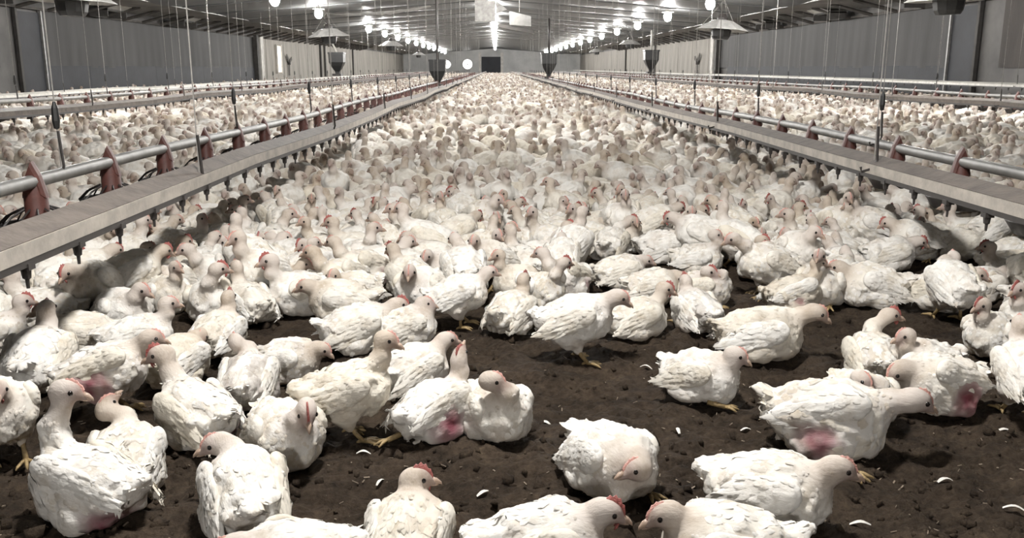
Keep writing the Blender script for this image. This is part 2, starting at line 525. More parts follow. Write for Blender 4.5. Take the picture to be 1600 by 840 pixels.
lamp_row('right', 5.5, [11.4, 17.6, 23.6, 29.4] + list(np.arange(35.6, 104, 6.0)), 20)
lamp_row('middle', -0.1, [-4.3, 1.7, 8.6, 14.8, 21.0] + list(np.arange(27.5, 104, 6.0)), 25)

# ================================================================== DRINKER AND FEEDER LINES
def hanger(parent, x, z, yy, weight=None, cordmat='cord', r=0.0026):
    top = ceil_z(x) if SEAM_L < x < SEAM_R else 2.42
    h = MB().tube([(x, yy, z), (x, yy, top)], r, 5).build('hanger_cord', cordmat, parent)
    MB().tube([(x - 0.055, yy, z - 0.03), (x - 0.05, yy, z - 0.05), (x, yy, z - 0.035), (x + 0.012, yy, z + 0.0), (x + 0.004, yy, z + 0.14)], 0.006, 5).build('hook', 'dark_plastic', h)
    if weight:
        MB().lathe([(0.0, -0.055), (0.011, -0.05), (0.016, -0.02), (0.013, 0.03), (0.006, 0.055), (0, 0.055)], 8, (x, yy, z + weight)).build('adjuster', 'black_plastic', h)

def drinker_line(x, z, side, label, hang0, hang_step, nip_step=0.26, near=True, rail_face='rail_face', rail_top='rail_top', y0=-2.0):
    """side=-1: its pale face looks to -x (towards a camera on its left)"""
    t = tag(empty('drinker_line', (0, 0, 0)), label, 'drinker line', 'drinker lines hanging over the birds')
    s = side
    yb = 104.0
    # sloped dusty top plate
    prof = [(s * 0.006, 0.000), (s * 0.012, 0.008), (-s * 0.062, 0.034), (-s * 0.066, 0.026)]
    def ext(prof):
        m = MB(); n = len(prof)
        ysegs = list(np.concatenate([np.arange(y0, 20, 2.0), np.arange(20, yb, 7.0), [yb]]))
        for yy in ysegs:
            w = 0.012 * math.sin(yy * 0.9 + x) + 0.008 * math.sin(yy * 2.1)
            m.v.extend([(x + a + w * 0.5, yy, z + b + w) for a, b in prof])
        for i in range(len(ysegs) - 1):
            for k in range(n):
                a = i * n + k; b = i * n + (k + 1) % n
                m.f.append((a, b, b + n, a + n))
        m.f.append(tuple(range(n))); m.f.append(tuple(range((len(ysegs) - 1) * n, len(ysegs) * n)))
        return m
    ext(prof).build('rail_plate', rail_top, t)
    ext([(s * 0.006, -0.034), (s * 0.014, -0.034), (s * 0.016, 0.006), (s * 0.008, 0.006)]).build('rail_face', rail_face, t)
    ext([(-s * 0.018, -0.052), (s * 0.012, -0.052), (s * 0.012, -0.030), (-s * 0.018, -0.030)]).build('water_pipe', 'dark_plastic', t)
    nip = MB().lathe([(0.008, 0.0), (0.012, -0.012), (0.010, -0.03), (0.005, -0.034), (0.004, -0.055)], 7).box((0, 0, -0.002), (0.03, 0.03, 0.016)).mesh('nipple', 'dark_plastic')
    k = 0
    yy = 1.0
    far = MB()
    while yy < 60:
        w = 0.012 * math.sin(yy * 0.9 + x) + 0.008 * math.sin(yy * 2.1)
        if k < (110 if near else 60):
            link('nipple', nip, t, (x + w * 0.5, yy, z - 0.05 + w))
        else:
            far.box((x, yy, z - 0.07 + w), (0.016, 0.016, 0.05))
        k += 1; yy += nip_step
    fo = far.build('nipple_run', 'dark_plastic', t); fo['kind'] = 'stuff'
    yy = hang0
    while yy < 60:
        hanger(t, x, z + 0.02, yy); yy += hang_step
    return t

drinker_line(1.60, 0.40, -1, 'nearest drinker rail sloping across the right half, pale face and black nipples', 3.74, 2.77)
drinker_line(-1.10, 0.40, 1, 'nearest drinker rail running down the left side, pale face and black nipples', 3.3, 2.77)
drinker_line(5.6, 0.41, -1, 'second drinker rail on the right, dark grey, beyond the red feeders', 4.4, 2.77, 0.3, False, 'rail_top', 'rail_top', 4)
drinker_line(-4.2, 0.42, 1, 'second drinker rail on the left, dark grey, beyond the near feeder line', 3.9, 2.77, 0.3, False, 'rail_top', 'rail_top', 3)
drinker_line(8.8, 0.52, -1, 'outermost pale drinker rail along the foot of the right curtain wall', 12.4, 2.77, 0.4, False, 'white_pipe', 'white_pipe', 8)
drinker_line(-7.6, 0.38, 1, 'outermost pale drinker rail along the foot of the left curtain wall', 10.5, 2.77, 0.4, False, 'white_pipe', 'white_pipe', 7)

def pan_meshes():
    hood = MB()
    # saddle fin clasping the pipe
    prof = [(-0.055, -0.07), (-0.03, 0.02), (0.0, 0.075), (0.03, 0.02), (0.055, -0.07)]
    n = len(prof)
    for yy, sc in ((-0.03, 0.8), (-0.012, 1.0), (0.012, 1.0), (0.03, 0.8)):
        hood.v.extend([(a * sc, yy, b * sc) for a, b in prof])
    for i in range(3):
        for k in range(n - 1):
            a = i * n + k
            hood.f.append((a, a + 1, a + n + 1, a + n))
        hood.f.append((i * n, i * n + n, i * n + n + n - 1, i * n + n - 1))
    hood.f.append(tuple(range(n))); hood.f.append(tuple(reversed(range(3 * n, 4 * n))))
    cone = MB().lathe([(0.04, -0.02), (0.05, -0.06), (0.052, -0.13), (0.075, -0.17), (0.072, -0.172), (0.045, -0.13)], 14)
    dish = MB().lathe([(0.02, -0.225), (0.12, -0.225), (0.165, -0.175), (0.172, -0.170), (0.168, -0.178), (0.125, -0.232), (0.02, -0.232)], 20)
    grill = MB()
    for q in range(12):
        a = 2 * PI * q / 12
        grill.tube([(0.06 * math.cos(a), 0.06 * math.sin(a), -0.11), (0.125 * math.cos(a), 0.125 * math.sin(a), -0.135), (0.168 * math.cos(a), 0.168 * math.sin(a), -0.172)], 0.005, 4)
    return (hood.mesh('hood', 'red_plastic'), cone.mesh('cone', 'red_plastic', True), dish.mesh('dish', 'dark_plastic', True), grill.mesh('grill', 'dark_plastic'))
PAN = pan_meshes()
def feeder_line(x, z, label, first, step, hang0, n_parts, full, y0):
    t = tag(empty('feeder_line', (0, 0, 0)), label, 'feeder line', 'feeder lines hanging over the birds')
    pts = []
    for yy in list(np.arange(y0, 20, 2.0)) + list(np.arange(20, 100, 8.0)) + [104]:
        pts.append((x + 0.006 * math.sin(yy), yy, z + 0.012 * math.sin(yy * 0.8 + x)))
    MB().tube(pts, 0.026, 10).build('auger_pipe', 'galvanised', t, True)
    yy = first; k = 0
    far = MB()
    while yy < 75:
        zz = z + 0.012 * math.sin(yy * 0.8 + x)
        if k < n_parts:
            p = link('feeder_pan', PAN[0], t, (x + 0.006 * math.sin(yy), yy, zz)); p.scale = (0.82, 0.9, 0.95)
            link('cone', PAN[1], p); link('dish', PAN[2], p)
            if k < full: link('grill', PAN[3], p)
        else:
            far.lathe([(0.03, 0.06), (0.05, -0.1), (0.16, -0.17), (0.12, -0.22)], 8, (x, yy, zz))
        yy += step; k += 1
    fo = far.build('feeder_pan_run', 'red_plastic', t); fo['kind'] = 'stuff'
    yy = hang0
    while yy < 60:
        hanger(t, x, z + 0.04, yy, 0.20); yy += 2.45
    return t
feeder_line(2.2, 0.375, 'near right feeder line, grey pipe with dark red pans', 3.48, 0.68, 5.1, 50, 20, 0.5)
feeder_line(-1.75, 0.375, 'near left feeder line, grey pipe with dark red pans', 2.7, 0.68, 3.6, 50, 20, 0.5)
feeder_line(7.0, 0.43, 'far right feeder line, grey pipe of dark pans beyond the second drinker rail', 9.0, 0.75, 9.4, 40, 0, 5)
feeder_line(-5.6, 0.42, 'far left feeder line, grey pipe of dark pans beyond the second drinker rail', 7.2, 0.75, 8.2, 40, 0, 4)

# ================================================================== HOPPERS, BROODERS, BOX
def hopper(x, y, z0, w, h, label, chute):
    t = tag(empty('feed_hopper', (x, y, z0)), label, 'hopper', 'black feed hoppers')
    MB().lathe([(0.0, h * .985), (w * .68, h * .985), (w * .70, h), (w * .71, h), (w * .71, h * .93), (w * .66, h * .92), (w * .64, h * .55), (w * .5, h * .38), (w * .2, h * .12), (w * .16, h * .0), (0, 0)], 4, (0, 0, 0), True).build('funnel', 'black_plastic', t)
    MB().box((0, 0, -0.02), (w * 0.55, w * 0.8, 0.08)).build('boot', 'dark_plastic', t)
    if chute == 'slant':
        MB().tube([(0, 0, h * .97), (-w * 0.45, 0, h + 0.55), (-w * .7, 0, h + 0.95)], w * 0.06, 8).build('drop_tube', 'white_pipe', t, True)
    else:
        MB().tube([(0, 0, h * .97), (0, 0, ceil_z(x) - z0 - 0.14)], w * 0.07, 8).build('drop_tube', 'dark_plastic' if chute == 'dark' else 'white_pipe', t, True)
hopper(2.2, 38.0, 0.42, 0.68, 1.0, 'black feed hopper left of the pair on the right, on the near feeder line', 'dark')
hopper(6.9, 40.5, 0.62, 0.66, 0.95, 'black feed hopper right of the pair on the right, by the beige wall', 'white')
hopper(-5.6, 32.2, 0.58, 0.55, 0.75, 'black feed hopper with slanting pale tube on the left', 'slant')
hopper(-1.75, 27.3, 0.30, 0.52, 0.74, 'black feed hopper beside the glowing fans left of centre', 'dark')

def brooder(x, y, z, w, label, roll=0.0, pipe=True):
    t = tag(empty('brooder', (x, y, z)), label, 'heater', 'gas brooders hanging under the ceiling')
    t.rotation_euler = (0, roll, R(20))
    MB().lathe([(w * .5, 0), (w * .505, -0.01), (w * .47, 0.02), (w * .2, w * .17), (w * .06, w * .19), (0, w * .19), (0.0, w * .17), (w * .18, w * .15), (w * .46, 0.0)], 8).build('canopy', 'brooder_metal', t)
    MB().lathe([(0, -w * .17), (w * .14, -w * .17), (w * .17, -w * .12), (w * .19, 0.0), (w * .1, w * .05), (0, w * .05)], 10).build('burner', 'black_plastic', t)
    MB().lathe([(0, w * .3), (w * .06, w * .29), (w * .1, w * .22), (w * .1, w * .16), (0, w * .16)], 10).build('valve', 'dark_plastic', t)
    MB().tube([(0, 0, w * .28), (-w * .15, 0, w * .5), (-w * .2, 0, max(w * .6, ceil_z(x) - z))], 0.012, 6).build('gas_hose', 'dark_plastic', t)
    for a in (0.6, 2.7, 4.8):
        MB().tube([(w * .4 * math.cos(a), w * .4 * math.sin(a), 0.04), (0, 0, w * .55)], 0.005, 4).build('chain', 'cord', t)
def brooder_px(px, py, depth, wpx, label, roll=0.0):
    g = pix_ground(px, 500)                                     # ray through (px, py) at the given depth along the house
    Fv = Vector((math.sin(YAW) * math.cos(PITCH), math.cos(YAW) * math.cos(PITCH), -math.sin(PITCH)))
    Rv = Vector((math.cos(YAW), -math.sin(YAW), 0)); Uv = Rv.cross(Fv)
    d = Fv + Rv * ((px - 800) / F_PX) - Uv * ((py - 420) / F_PX)
    p = d * (depth / d.y)
    brooder(p.x, p.y, CAM_H + p.z, wpx * depth / F_PX, label, roll)
brooder_px(1127, 47, 20.0, 80, 'large grey hanging brooder at the right, in front of the pale post', R(4))
brooder_px(514, 57, 26.0, 64, 'large grey hanging brooder on the left above the slanting hopper tube', R(-3))
brooder_px(112, 2, 13.5, 125, 'brooder at the top left corner showing its black burner', R(2))
brooder_px(1483, 0, 13.0, 125, 'brooder at the top right corner showing its black burner', R(-2))
brooder_px(611, 72, 45.0, 40, 'small distant brooder right of the left feed hopper')
brooder_px(654, 86, 62.0, 22, 'tiny distant brooder left of the hopper by the fans')
brooder_px(984, 69, 40.0, 34, 'small distant brooder left of the rightmost feed hopper')
brooder_px(932, 81, 58.0, 24, 'tiny distant brooder between the two right feed hoppers')

# pale control box hanging near the ridge with its hood
bx = tag(empty('hanging_box', (-0.28, 24.4, 2.0)), 'smudged pale square box hanging near the ridge beside the middle lamps', 'box')
MB().box((0, 0, 0.26), (0.54, 0.3, 0.54)).build('case', 'white_box', bx)
MB().add([(0.28, -0.1, 0.2), (0.28, -0.1, 0.52), (0.58, -0.1, 0.3), (0.28, 0.05, 0.2), (0.28, 0.05, 0.52), (0.58, 0.05, 0.3)], [(0, 2, 1), (3, 4, 5), (0, 1, 4, 3), (1, 2, 5, 4), (2, 0, 3, 5)]).build('hood', 'white_box', bx)
for xx in (-0.18, 0.0, 0.2):
    MB().tube([(xx, 0, 0.5), (xx, 0, 1.1)], 0.006, 5).build('cord', 'cord', bx)
hd = tag(empty('hanging_hood', (0.72, 28.0, 1.98)), 'pale triangular sheet hood hanging right of the square box', 'hood')
MB().add([(-0.3, 0, 0.1), (-0.3, 0, 0.5), (0.35, 0, 0.35), (0.35, 0, 0.05), (-0.3, .4, 0.1), (-0.3, .4, 0.5), (0.35, .4, 0.35), (0.35, .4, 0.05)],
         [(0, 3, 2, 1), (4, 5, 6, 7), (0, 1, 5, 4), (1, 2, 6, 5), (2, 3, 7, 6), (3, 0, 4, 7)]).build('sheet', 'galvanised', hd)
MB().box((-0.1, 0.1, -0.02), (1.1, 0.12, 0.1), Euler((0, 0.18, 0)).to_matrix()).build('arm', 'dark_timber', hd)
MB().tube([(0, 0.2, 0.3), (0, 0.2, 1.0)], 0.006, 5).build('cord', 'cord', hd)

# torn sheeting drooping from the left ceiling
m = MB(); nx, ny = 20, 6
for j in range(ny + 1):
    for i in range(nx + 1):
        x = -5.6 + 3.4 * i / nx; yy = 30.8 + 0.7 * j / ny
        dr_ = 0.16 * math.sin(PI * i / nx) * (0.5 + 0.5 * math.sin(PI * j / ny)) + 0.05 * mnoise.noise(Vector((x * 6, yy * 6, 2)))
        m.v.append((x, yy, ceil_z(x) - 0.13 - dr_))
for j in range(ny):
    for i in range(nx):
        a = j * (nx + 1) + i
        m.f.append((a, a + 1, a + nx + 2, a + nx + 1))
tag(m.build('torn_sheet', 'foil', None, True), 'crinkled torn sheet drooping from the ceiling above the left brooder', 'sheet')

# ================================================================== CHICKENS
def smin(a, b, k):
    h = np.clip(0.5 + 0.5 * (b - a) / k, 0, 1)
    return b * (1 - h) + a * h - k * h * (1 - h)
def ell(P, c, r):
    q = (P - np.asarray(c, np.float32)) / np.asarray(r, np.float32)
    k0 = np.sqrt((q * q).sum(-1)) + 1e-9
    q2 = q / np.asarray(r, np.float32)
    k1 = np.sqrt((q2 * q2).sum(-1)) + 1e-9
    return k0 * (k0 - 1) / k1
def cap(P, a, b, ra, rb):
    a = np.asarray(a, np.float32); b = np.asarray(b, np.float32)
    ab = b - a
    t = np.clip(((P - a) @ ab) / (ab @ ab), 0, 1)
    d = P - (a + t[..., None] * ab)
    return np.sqrt((d * d).sum(-1)) - (ra + (rb - ra) * t)
LAT = np.random.RandomState(3).rand(32, 32, 32).astype(np.float32) * 2 - 1
def vnoise(P, s, off=0.0):
    q = P * s + off + 100.0
    i = np.floor(q).astype(int); f = (q - i).astype(np.float32)
    f = f * f * (3 - 2 * f)
    i &= 31; j = (i + 1) & 31
    x0, y0, z0 = i[..., 0], i[..., 1], i[..., 2]; x1, y1, z1 = j[..., 0], j[..., 1], j[..., 2]
    fx, fy, fz = f[..., 0], f[..., 1], f[..., 2]
    a = LAT[x0, y0, z0] * (1 - fx) + LAT[x1, y0, z0] * fx
    b = LAT[x0, y1, z0] * (1 - fx) + LAT[x1, y1, z0] * fx
    c = LAT[x0, y0, z1] * (1 - fx) + LAT[x1, y0, z1] * fx
    d = LAT[x0, y1, z1] * (1 - fx) + LAT[x1, y1, z1] * fx
    return (a * (1 - fy) + b * fy) * (1 - fz) + (c * (1 - fy) + d * fy) * fz

def nets(f, org, h):
    """naive surface nets: grid of signed distances -> quads"""
    nx, ny, nz = f.shape
    ins = f < 0
    cn = [(a, b, c) for a in (0, 1) for b in (0, 1) for c in (0, 1)]
    sl = lambda A, o: A[o[0]:nx - 1 + o[0], o[1]:ny - 1 + o[1], o[2]:nz - 1 + o[2]]
    tot = sum(sl(ins, o).astype(np.int8) for o in cn)
    mask = (tot > 0) & (tot < 8)
    ijk = np.argwhere(mask)
    S = np.zeros((len(ijk), 3)); cnt = np.zeros(len(ijk))
    vals = {o: f[ijk[:, 0] + o[0], ijk[:, 1] + o[1], ijk[:, 2] + o[2]] for o in cn}
    for o in cn:
        for ax in range(3):
            if o[ax] == 0:
                p = list(o); p[ax] = 1; p = tuple(p)
                a, b = vals[o], vals[p]
                m = (a < 0) != (b < 0)
                t = np.where(m, a / np.where(m, a - b, 1), 0)
                pt = np.array(o, float)[None] + 0.0
                pt = np.repeat(pt, len(ijk), 0); pt[:, ax] = t
                S[m] += pt[m]; cnt[m] += 1
    V = (ijk + S / cnt[:, None]) * h + org
    idx = -np.ones(mask.shape, int); idx[mask] = np.arange(len(ijk))
    Q = []
    for ax in range(3):
        b, c = (ax + 1) % 3, (ax + 2) % 3
        A = [slice(None)] * 3; B = [slice(None)] * 3
        A[ax] = slice(0, -1); B[ax] = slice(1, None)
        ch = ins[tuple(A)] != ins[tuple(B)]
        e = np.argwhere(ch)
        n = f.shape
        ok = (e[:, b] > 0) & (e[:, c] > 0) & (e[:, b] < n[b] - 1) & (e[:, c] < n[c] - 1)
        e = e[ok]
        fl = ins[tuple(e.T)]
        def cell(db, dc):
            g = e.copy(); g[:, b] -= db; g[:, c] -= dc
            return idx[tuple(g.T)]
        q = np.stack([cell(1, 1), cell(0, 1), cell(0, 0), cell(1, 0)], 1)
        q[~fl] = q[~fl][:, ::-1]
        Q.append(q)
    return V, np.concatenate(Q)

def rotm(ax, deg):
    return np.array(Matrix.Rotation(R(deg), 3, ax), dtype=np.float32)

WHITE = np.array((0.80, 0.775, 0.73)); HEADC = np.array((0.54, 0.475, 0.425)); FACE = np.array((0.32, 0.24, 0.215))
DIRTY = np.array((0.50, 0.44, 0.37)); BARE = np.array((0.22, 0.07, 0.09)); BARE2 = np.array((0.40, 0.28, 0.28))

HS = 1.32               # head size
class Bird:
    """pose: sit / stand; up, fwd: where the head sits above and before the neck root; yaw: head turn; hp: head pitch (down +)"""
    def __init__(s, pose='sit', up=0.12, fwd=0.05, yaw=0.0, hp=8.0, pitch=None, seed=0, bare=None, tail=1.0, fat=1.0, lean=0.0, hc=None, grey=0.0, foot=None):
        s.foot = foot if foot else ((0.11, (0.065 if seed % 4 else -0.065), 0) if seed % 2 == 0 else None)
        s.pose, s.seed, s.bare, s.tail, s.fat = pose, seed, bare, tail, fat
        s.cz = 0.102 if pose == 'sit' else 0.195
        pitch = (9 if pose == 'sit' else 14) if pitch is None else pitch
        s.M = rotm('Y', -pitch)
        s.c = np.array((0, 0, s.cz), np.float32)
        B = s.tw((0.105, 0, 0.045))
        yr = R(yaw)
        hx = fwd * math.cos(yr * 0.5); hy = fwd * math.sin(yr * 0.6) + 0.03 * math.sin(yr)
        s.nb = B
        s.hc = B + np.array((hx, hy, up), np.float32)
        s.nm = B + np.array((hx * 0.35 + 0.018, hy * 0.3, up * 0.45), np.float32)
        s.nt = B + np.array((hx * 0.85 - 0.004, hy * 0.85, up * 0.82), np.float32)
        s.grey = grey
        if hc is not None:
            o = np.array(hc, np.float32) - B
            s.hc = B + o
            s.nm = B + np.array((o[0] * .25 + 0.022, o[1] * .25, o[2] * .45), np.float32)
            s.nt = B + np.array((o[0] * .8, o[1] * .8, o[2] * .82), np.float32)
        s.HM = rotm('Z', yaw) @ rotm('Y', hp) @ rotm('X', lean)
        hs = rotm('Z', yaw)
        s.nt = s.nt - hs @ np.array((0.006, 0, 0), np.float32)
    def tw(s, p):
        return s.M @ np.asarray(p, np.float32) + s.c
    def hw(s, p):
        return s.HM @ (np.asarray(p, np.float32) * HS) + s.hc
    def sdf(s, P, wings=False):
        Q = (P - s.c) @ s.M            # body frame
        f = s.fat
        d = ell(Q, (0, 0, 0.002), (0.140, 0.108 * f, 0.103))
        d = smin(d, ell(Q, (0.062, 0, -0.012), (0.088, 0.100 * f, 0.096)), 0.04)
        d = smin(d, ell(Q, (-0.088, 0, 0.006), (0.086, 0.086 * f, 0.080)), 0.04)
        T = Q * np.array((1, 0.66, 1.25), np.float32)
        d = smin(d, cap(T, (-0.12, 0, 0.035), (-0.155 - 0.035 * s.tail, 0, 0.06 + 0.03 * s.tail), 0.046, 0.018), 0.035)
        rear = np.clip((-0.02 - Q[..., 0]) / 0.08, 0, 1) + 0.5 * np.clip((-0.02 - Q[..., 2]) / 0.05, 0, 1)
        d = d + rear * 0.010 * vnoise(P, 36, s.seed * 2.9)
        for sg in (-1, 1):
            if s.pose == 'sit':
                d = smin(d, ell(Q, (-0.025, sg * 0.074 * f, -0.052), (0.085, 0.048, 0.05)), 0.02)
                d = smin(d, ell(Q, (0.055, sg * 0.047, -0.055), (0.066, 0.052, 0.045)), 0.012)
            else:
                d = smin(d, ell(Q, (-0.025, sg * 0.058 * f, -0.055), (0.070, 0.042, 0.062)), 0.025)
                d = smin(d, cap(Q, (-0.02, sg * 0.055, -0.08), (-0.022, sg * 0.052, -0.128), 0.032, 0.015), 0.02)
            if wings:
                d = smin(d, ell(Q, (-0.022, sg * 0.096 * f, 0.022), (0.115, 0.024, 0.052)), 0.008)
        k = 0.022
        n = cap(P, s.nb - np.array((0.02, 0, 0.03), np.float32), s.nm, 0.050, 0.035)
        n = smin(n, cap(P, s.nm, s.nt, 0.035, 0.0265), 0.015)
        d = smin(d, n, k)
        H = (P - s.hc) @ s.HM / HS
        hd = ell(H, (-0.002, 0, 0.002), (0.032, 0.0215, 0.024))
        hd = smin(hd, cap(H, (0.012, 0, -0.001), (0.036, 0, -0.008), 0.0165, 0.0085), 0.010)
        hd = smin(hd, ell(H, (-0.013, 0, -0.008), (0.025, 0.021, 0.023)), 0.012)
        d = smin(d, hd * HS, 0.016)
        w = np.clip((np.sqrt(((P - s.hc) ** 2).sum(-1)) - 0.06) / 0.06, 0, 1)
        d = d + w * (0.0095 * vnoise(P, 22, s.seed * 3.7) + 0.0050 * vnoise(P, 50, s.seed * 1.3))
        if s.pose == 'sit':
            d = np.maximum(d, 0.004 - P[..., 2] + 0.0)
        return d
    def tint(s, V):
        Q = (V - s.c) @ s.M
        col = np.repeat(WHITE[None], len(V), 0)
        dh = np.sqrt(((V - s.hc) ** 2).sum(-1))
        nz = vnoise(V, 30, s.seed * 5.1)[:, None]
        def mixin(c, w):
            nonlocal col
            w = np.clip(w, 0, 1)
            if w.ndim == 1: w = w[:, None]
            col = col * (1 - w) + c * w
        low = np.clip((0.075 - V[:, 2]) / 0.08, 0, 1) if s.pose == 'sit' else np.clip((s.cz - 0.045 - V[:, 2]) / 0.06, 0, 1)
        mixin(DIRTY, (0.75 * low)[:, None] * (0.75 + 0.5 * nz))
        mixin(np.array((0.62, 0.56, 0.50)), np.clip((vnoise(V, 16, s.seed * 2.3) - 0.25) * 1.6, 0, 0.55))
        if s.grey:
            mixin(np.array((0.40, 0.36, 0.33)), s.grey * np.clip(0.6 + 1.2 * vnoise(V, 26, s.seed * 1.9), 0, 1) * (np.abs(Q[:, 1]) > 0.03))
        H = (V - s.hc) @ s.HM / HS
        mixin(HEADC, np.clip((0.135 - dh) / 0.08, 0, 1) * 0.9)
        fx = np.sqrt(((H - np.array((0.022, 0, -0.004))) / np.array((1.15, 0.8, 1.0))) ** 2 @ np.ones(3))
        mixin(FACE, np.clip((0.037 - fx) / 0.018, 0, 1) * 0.8)
        if s.bare is not None:
            for (bx_, by_, bz_, br_) in s.bare:
                db = np.sqrt(((Q - np.array((bx_, by_, bz_))) ** 2).sum(-1)) + 0.018 * nz[:, 0]
                w = np.clip((br_ - db) / (br_ * 0.4), 0, 1)
                mixin(BARE2, w * 0.9)
                mixin(BARE, np.clip((br_ * 0.75 - db) / (br_ * 0.45), 0, 1) * np.clip(0.75 + nz[:, 0], 0, 1))
        return col

def set_tint(me, cols):
    a = me.attributes.new('tint', 'FLOAT_COLOR', 'POINT')
    a.data.foreach_set('color', np.concatenate([cols, np.ones((len(cols), 1))], 1).astype(np.float32).ravel())

def np_mesh(name, V, Q, cols, mat='feather'):
    me = bpy.data.meshes.new(name)
    me.vertices.add(len(V)); me.vertices.foreach_set('co', V.astype(np.float32).ravel())
    me.loops.add(Q.size); me.loops.foreach_set('vertex_index', Q.astype(np.int32).ravel())
    me.polygons.add(len(Q)); me.polygons.foreach_set('loop_start', np.arange(0, Q.size, 4, dtype=np.int32))
    me.polygons.foreach_set('use_smooth', np.ones(len(Q), bool))
    me.update(calc_edges=True)
    me.materials.append(MATS[mat])
    if cols is not None: set_tint(me, cols)
    return me

def grid_sdf(fn, lo, hi, h):
    xs = [np.arange(lo[i], hi[i] + h, h, dtype=np.float32) for i in range(3)]
    P = np.stack(np.meshgrid(*xs, indexing='ij'), -1)
    return nets(fn(P).astype(np.float64), np.array(lo, float), h)

def grad(fn, V, e=0.004):
    g = np.zeros_like(V)
    for a in range(3):
        o = np.zeros(3); o[a] = e
        g[:, a] = fn((V + o).astype(np.float32)) - fn((V - o).astype(np.float32))
    return g / (np.linalg.norm(g, axis=1, keepdims=True) + 1e-9)

# one feather: rows along its length (t, half width, lift)
FROWS = [(0.0, 0.35, -0.06), (0.35, 0.95, 0.015), (0.72, 0.80, 0.02), (1.0, 0.15, 0.0)]
def feathers(P, Nn, D, L, W, lift, rng):
    """cards at P with normal Nn, direction D; arrays of length L, width W"""
    S = np.cross(Nn, D)
    S /= np.linalg.norm(S, axis=1, keepdims=True) + 1e-9
    V, Q = [], []
    n = len(P)
    rows = []
    for t, w, l in FROWS:
        base = P + D * (L * t)[:, None] + Nn * (L * l + lift * t)[:, None]
        side = S * (W * w)[:, None]
        mid = base + Nn * (W * w * 0.16)[:, None]
        rows.append(np.stack([base - side, mid, base + side], 1))
    V = np.stack(rows, 1).reshape(n, 12, 3)
    q = []
    for r in range(3):
        for c in range(2):
            a = r * 3 + c
            q.append((a, a + 1, a + 4, a + 3))
    Q = (np.array(q)[None] + (np.arange(n) * 12)[:, None, None]).reshape(-1, 4)
    return V.reshape(-1, 3), Q

def hug(V, fn, lift):
    """lay feather cards along the body: every vertex to its own small height over the skin"""
    n = len(V) // 12
    row = np.repeat(np.arange(4), 3)[None] ; colm = np.tile(np.arange(3), 4)[None]
    tgt = np.array((-0.0022, 0.0006, 0.0009, 0.0007))[row] + np.where(colm == 1, 0.0010, 0.0) + (np.array((0, 0.2, 0.7, 1.0))[row]) * lift[:, None]
    tgt = tgt.reshape(-1)
    for _ in range(2):
        d = fn(V.astype(np.float32))
        V = V - grad(fn, V) * (d - tgt)[:, None]
    return V

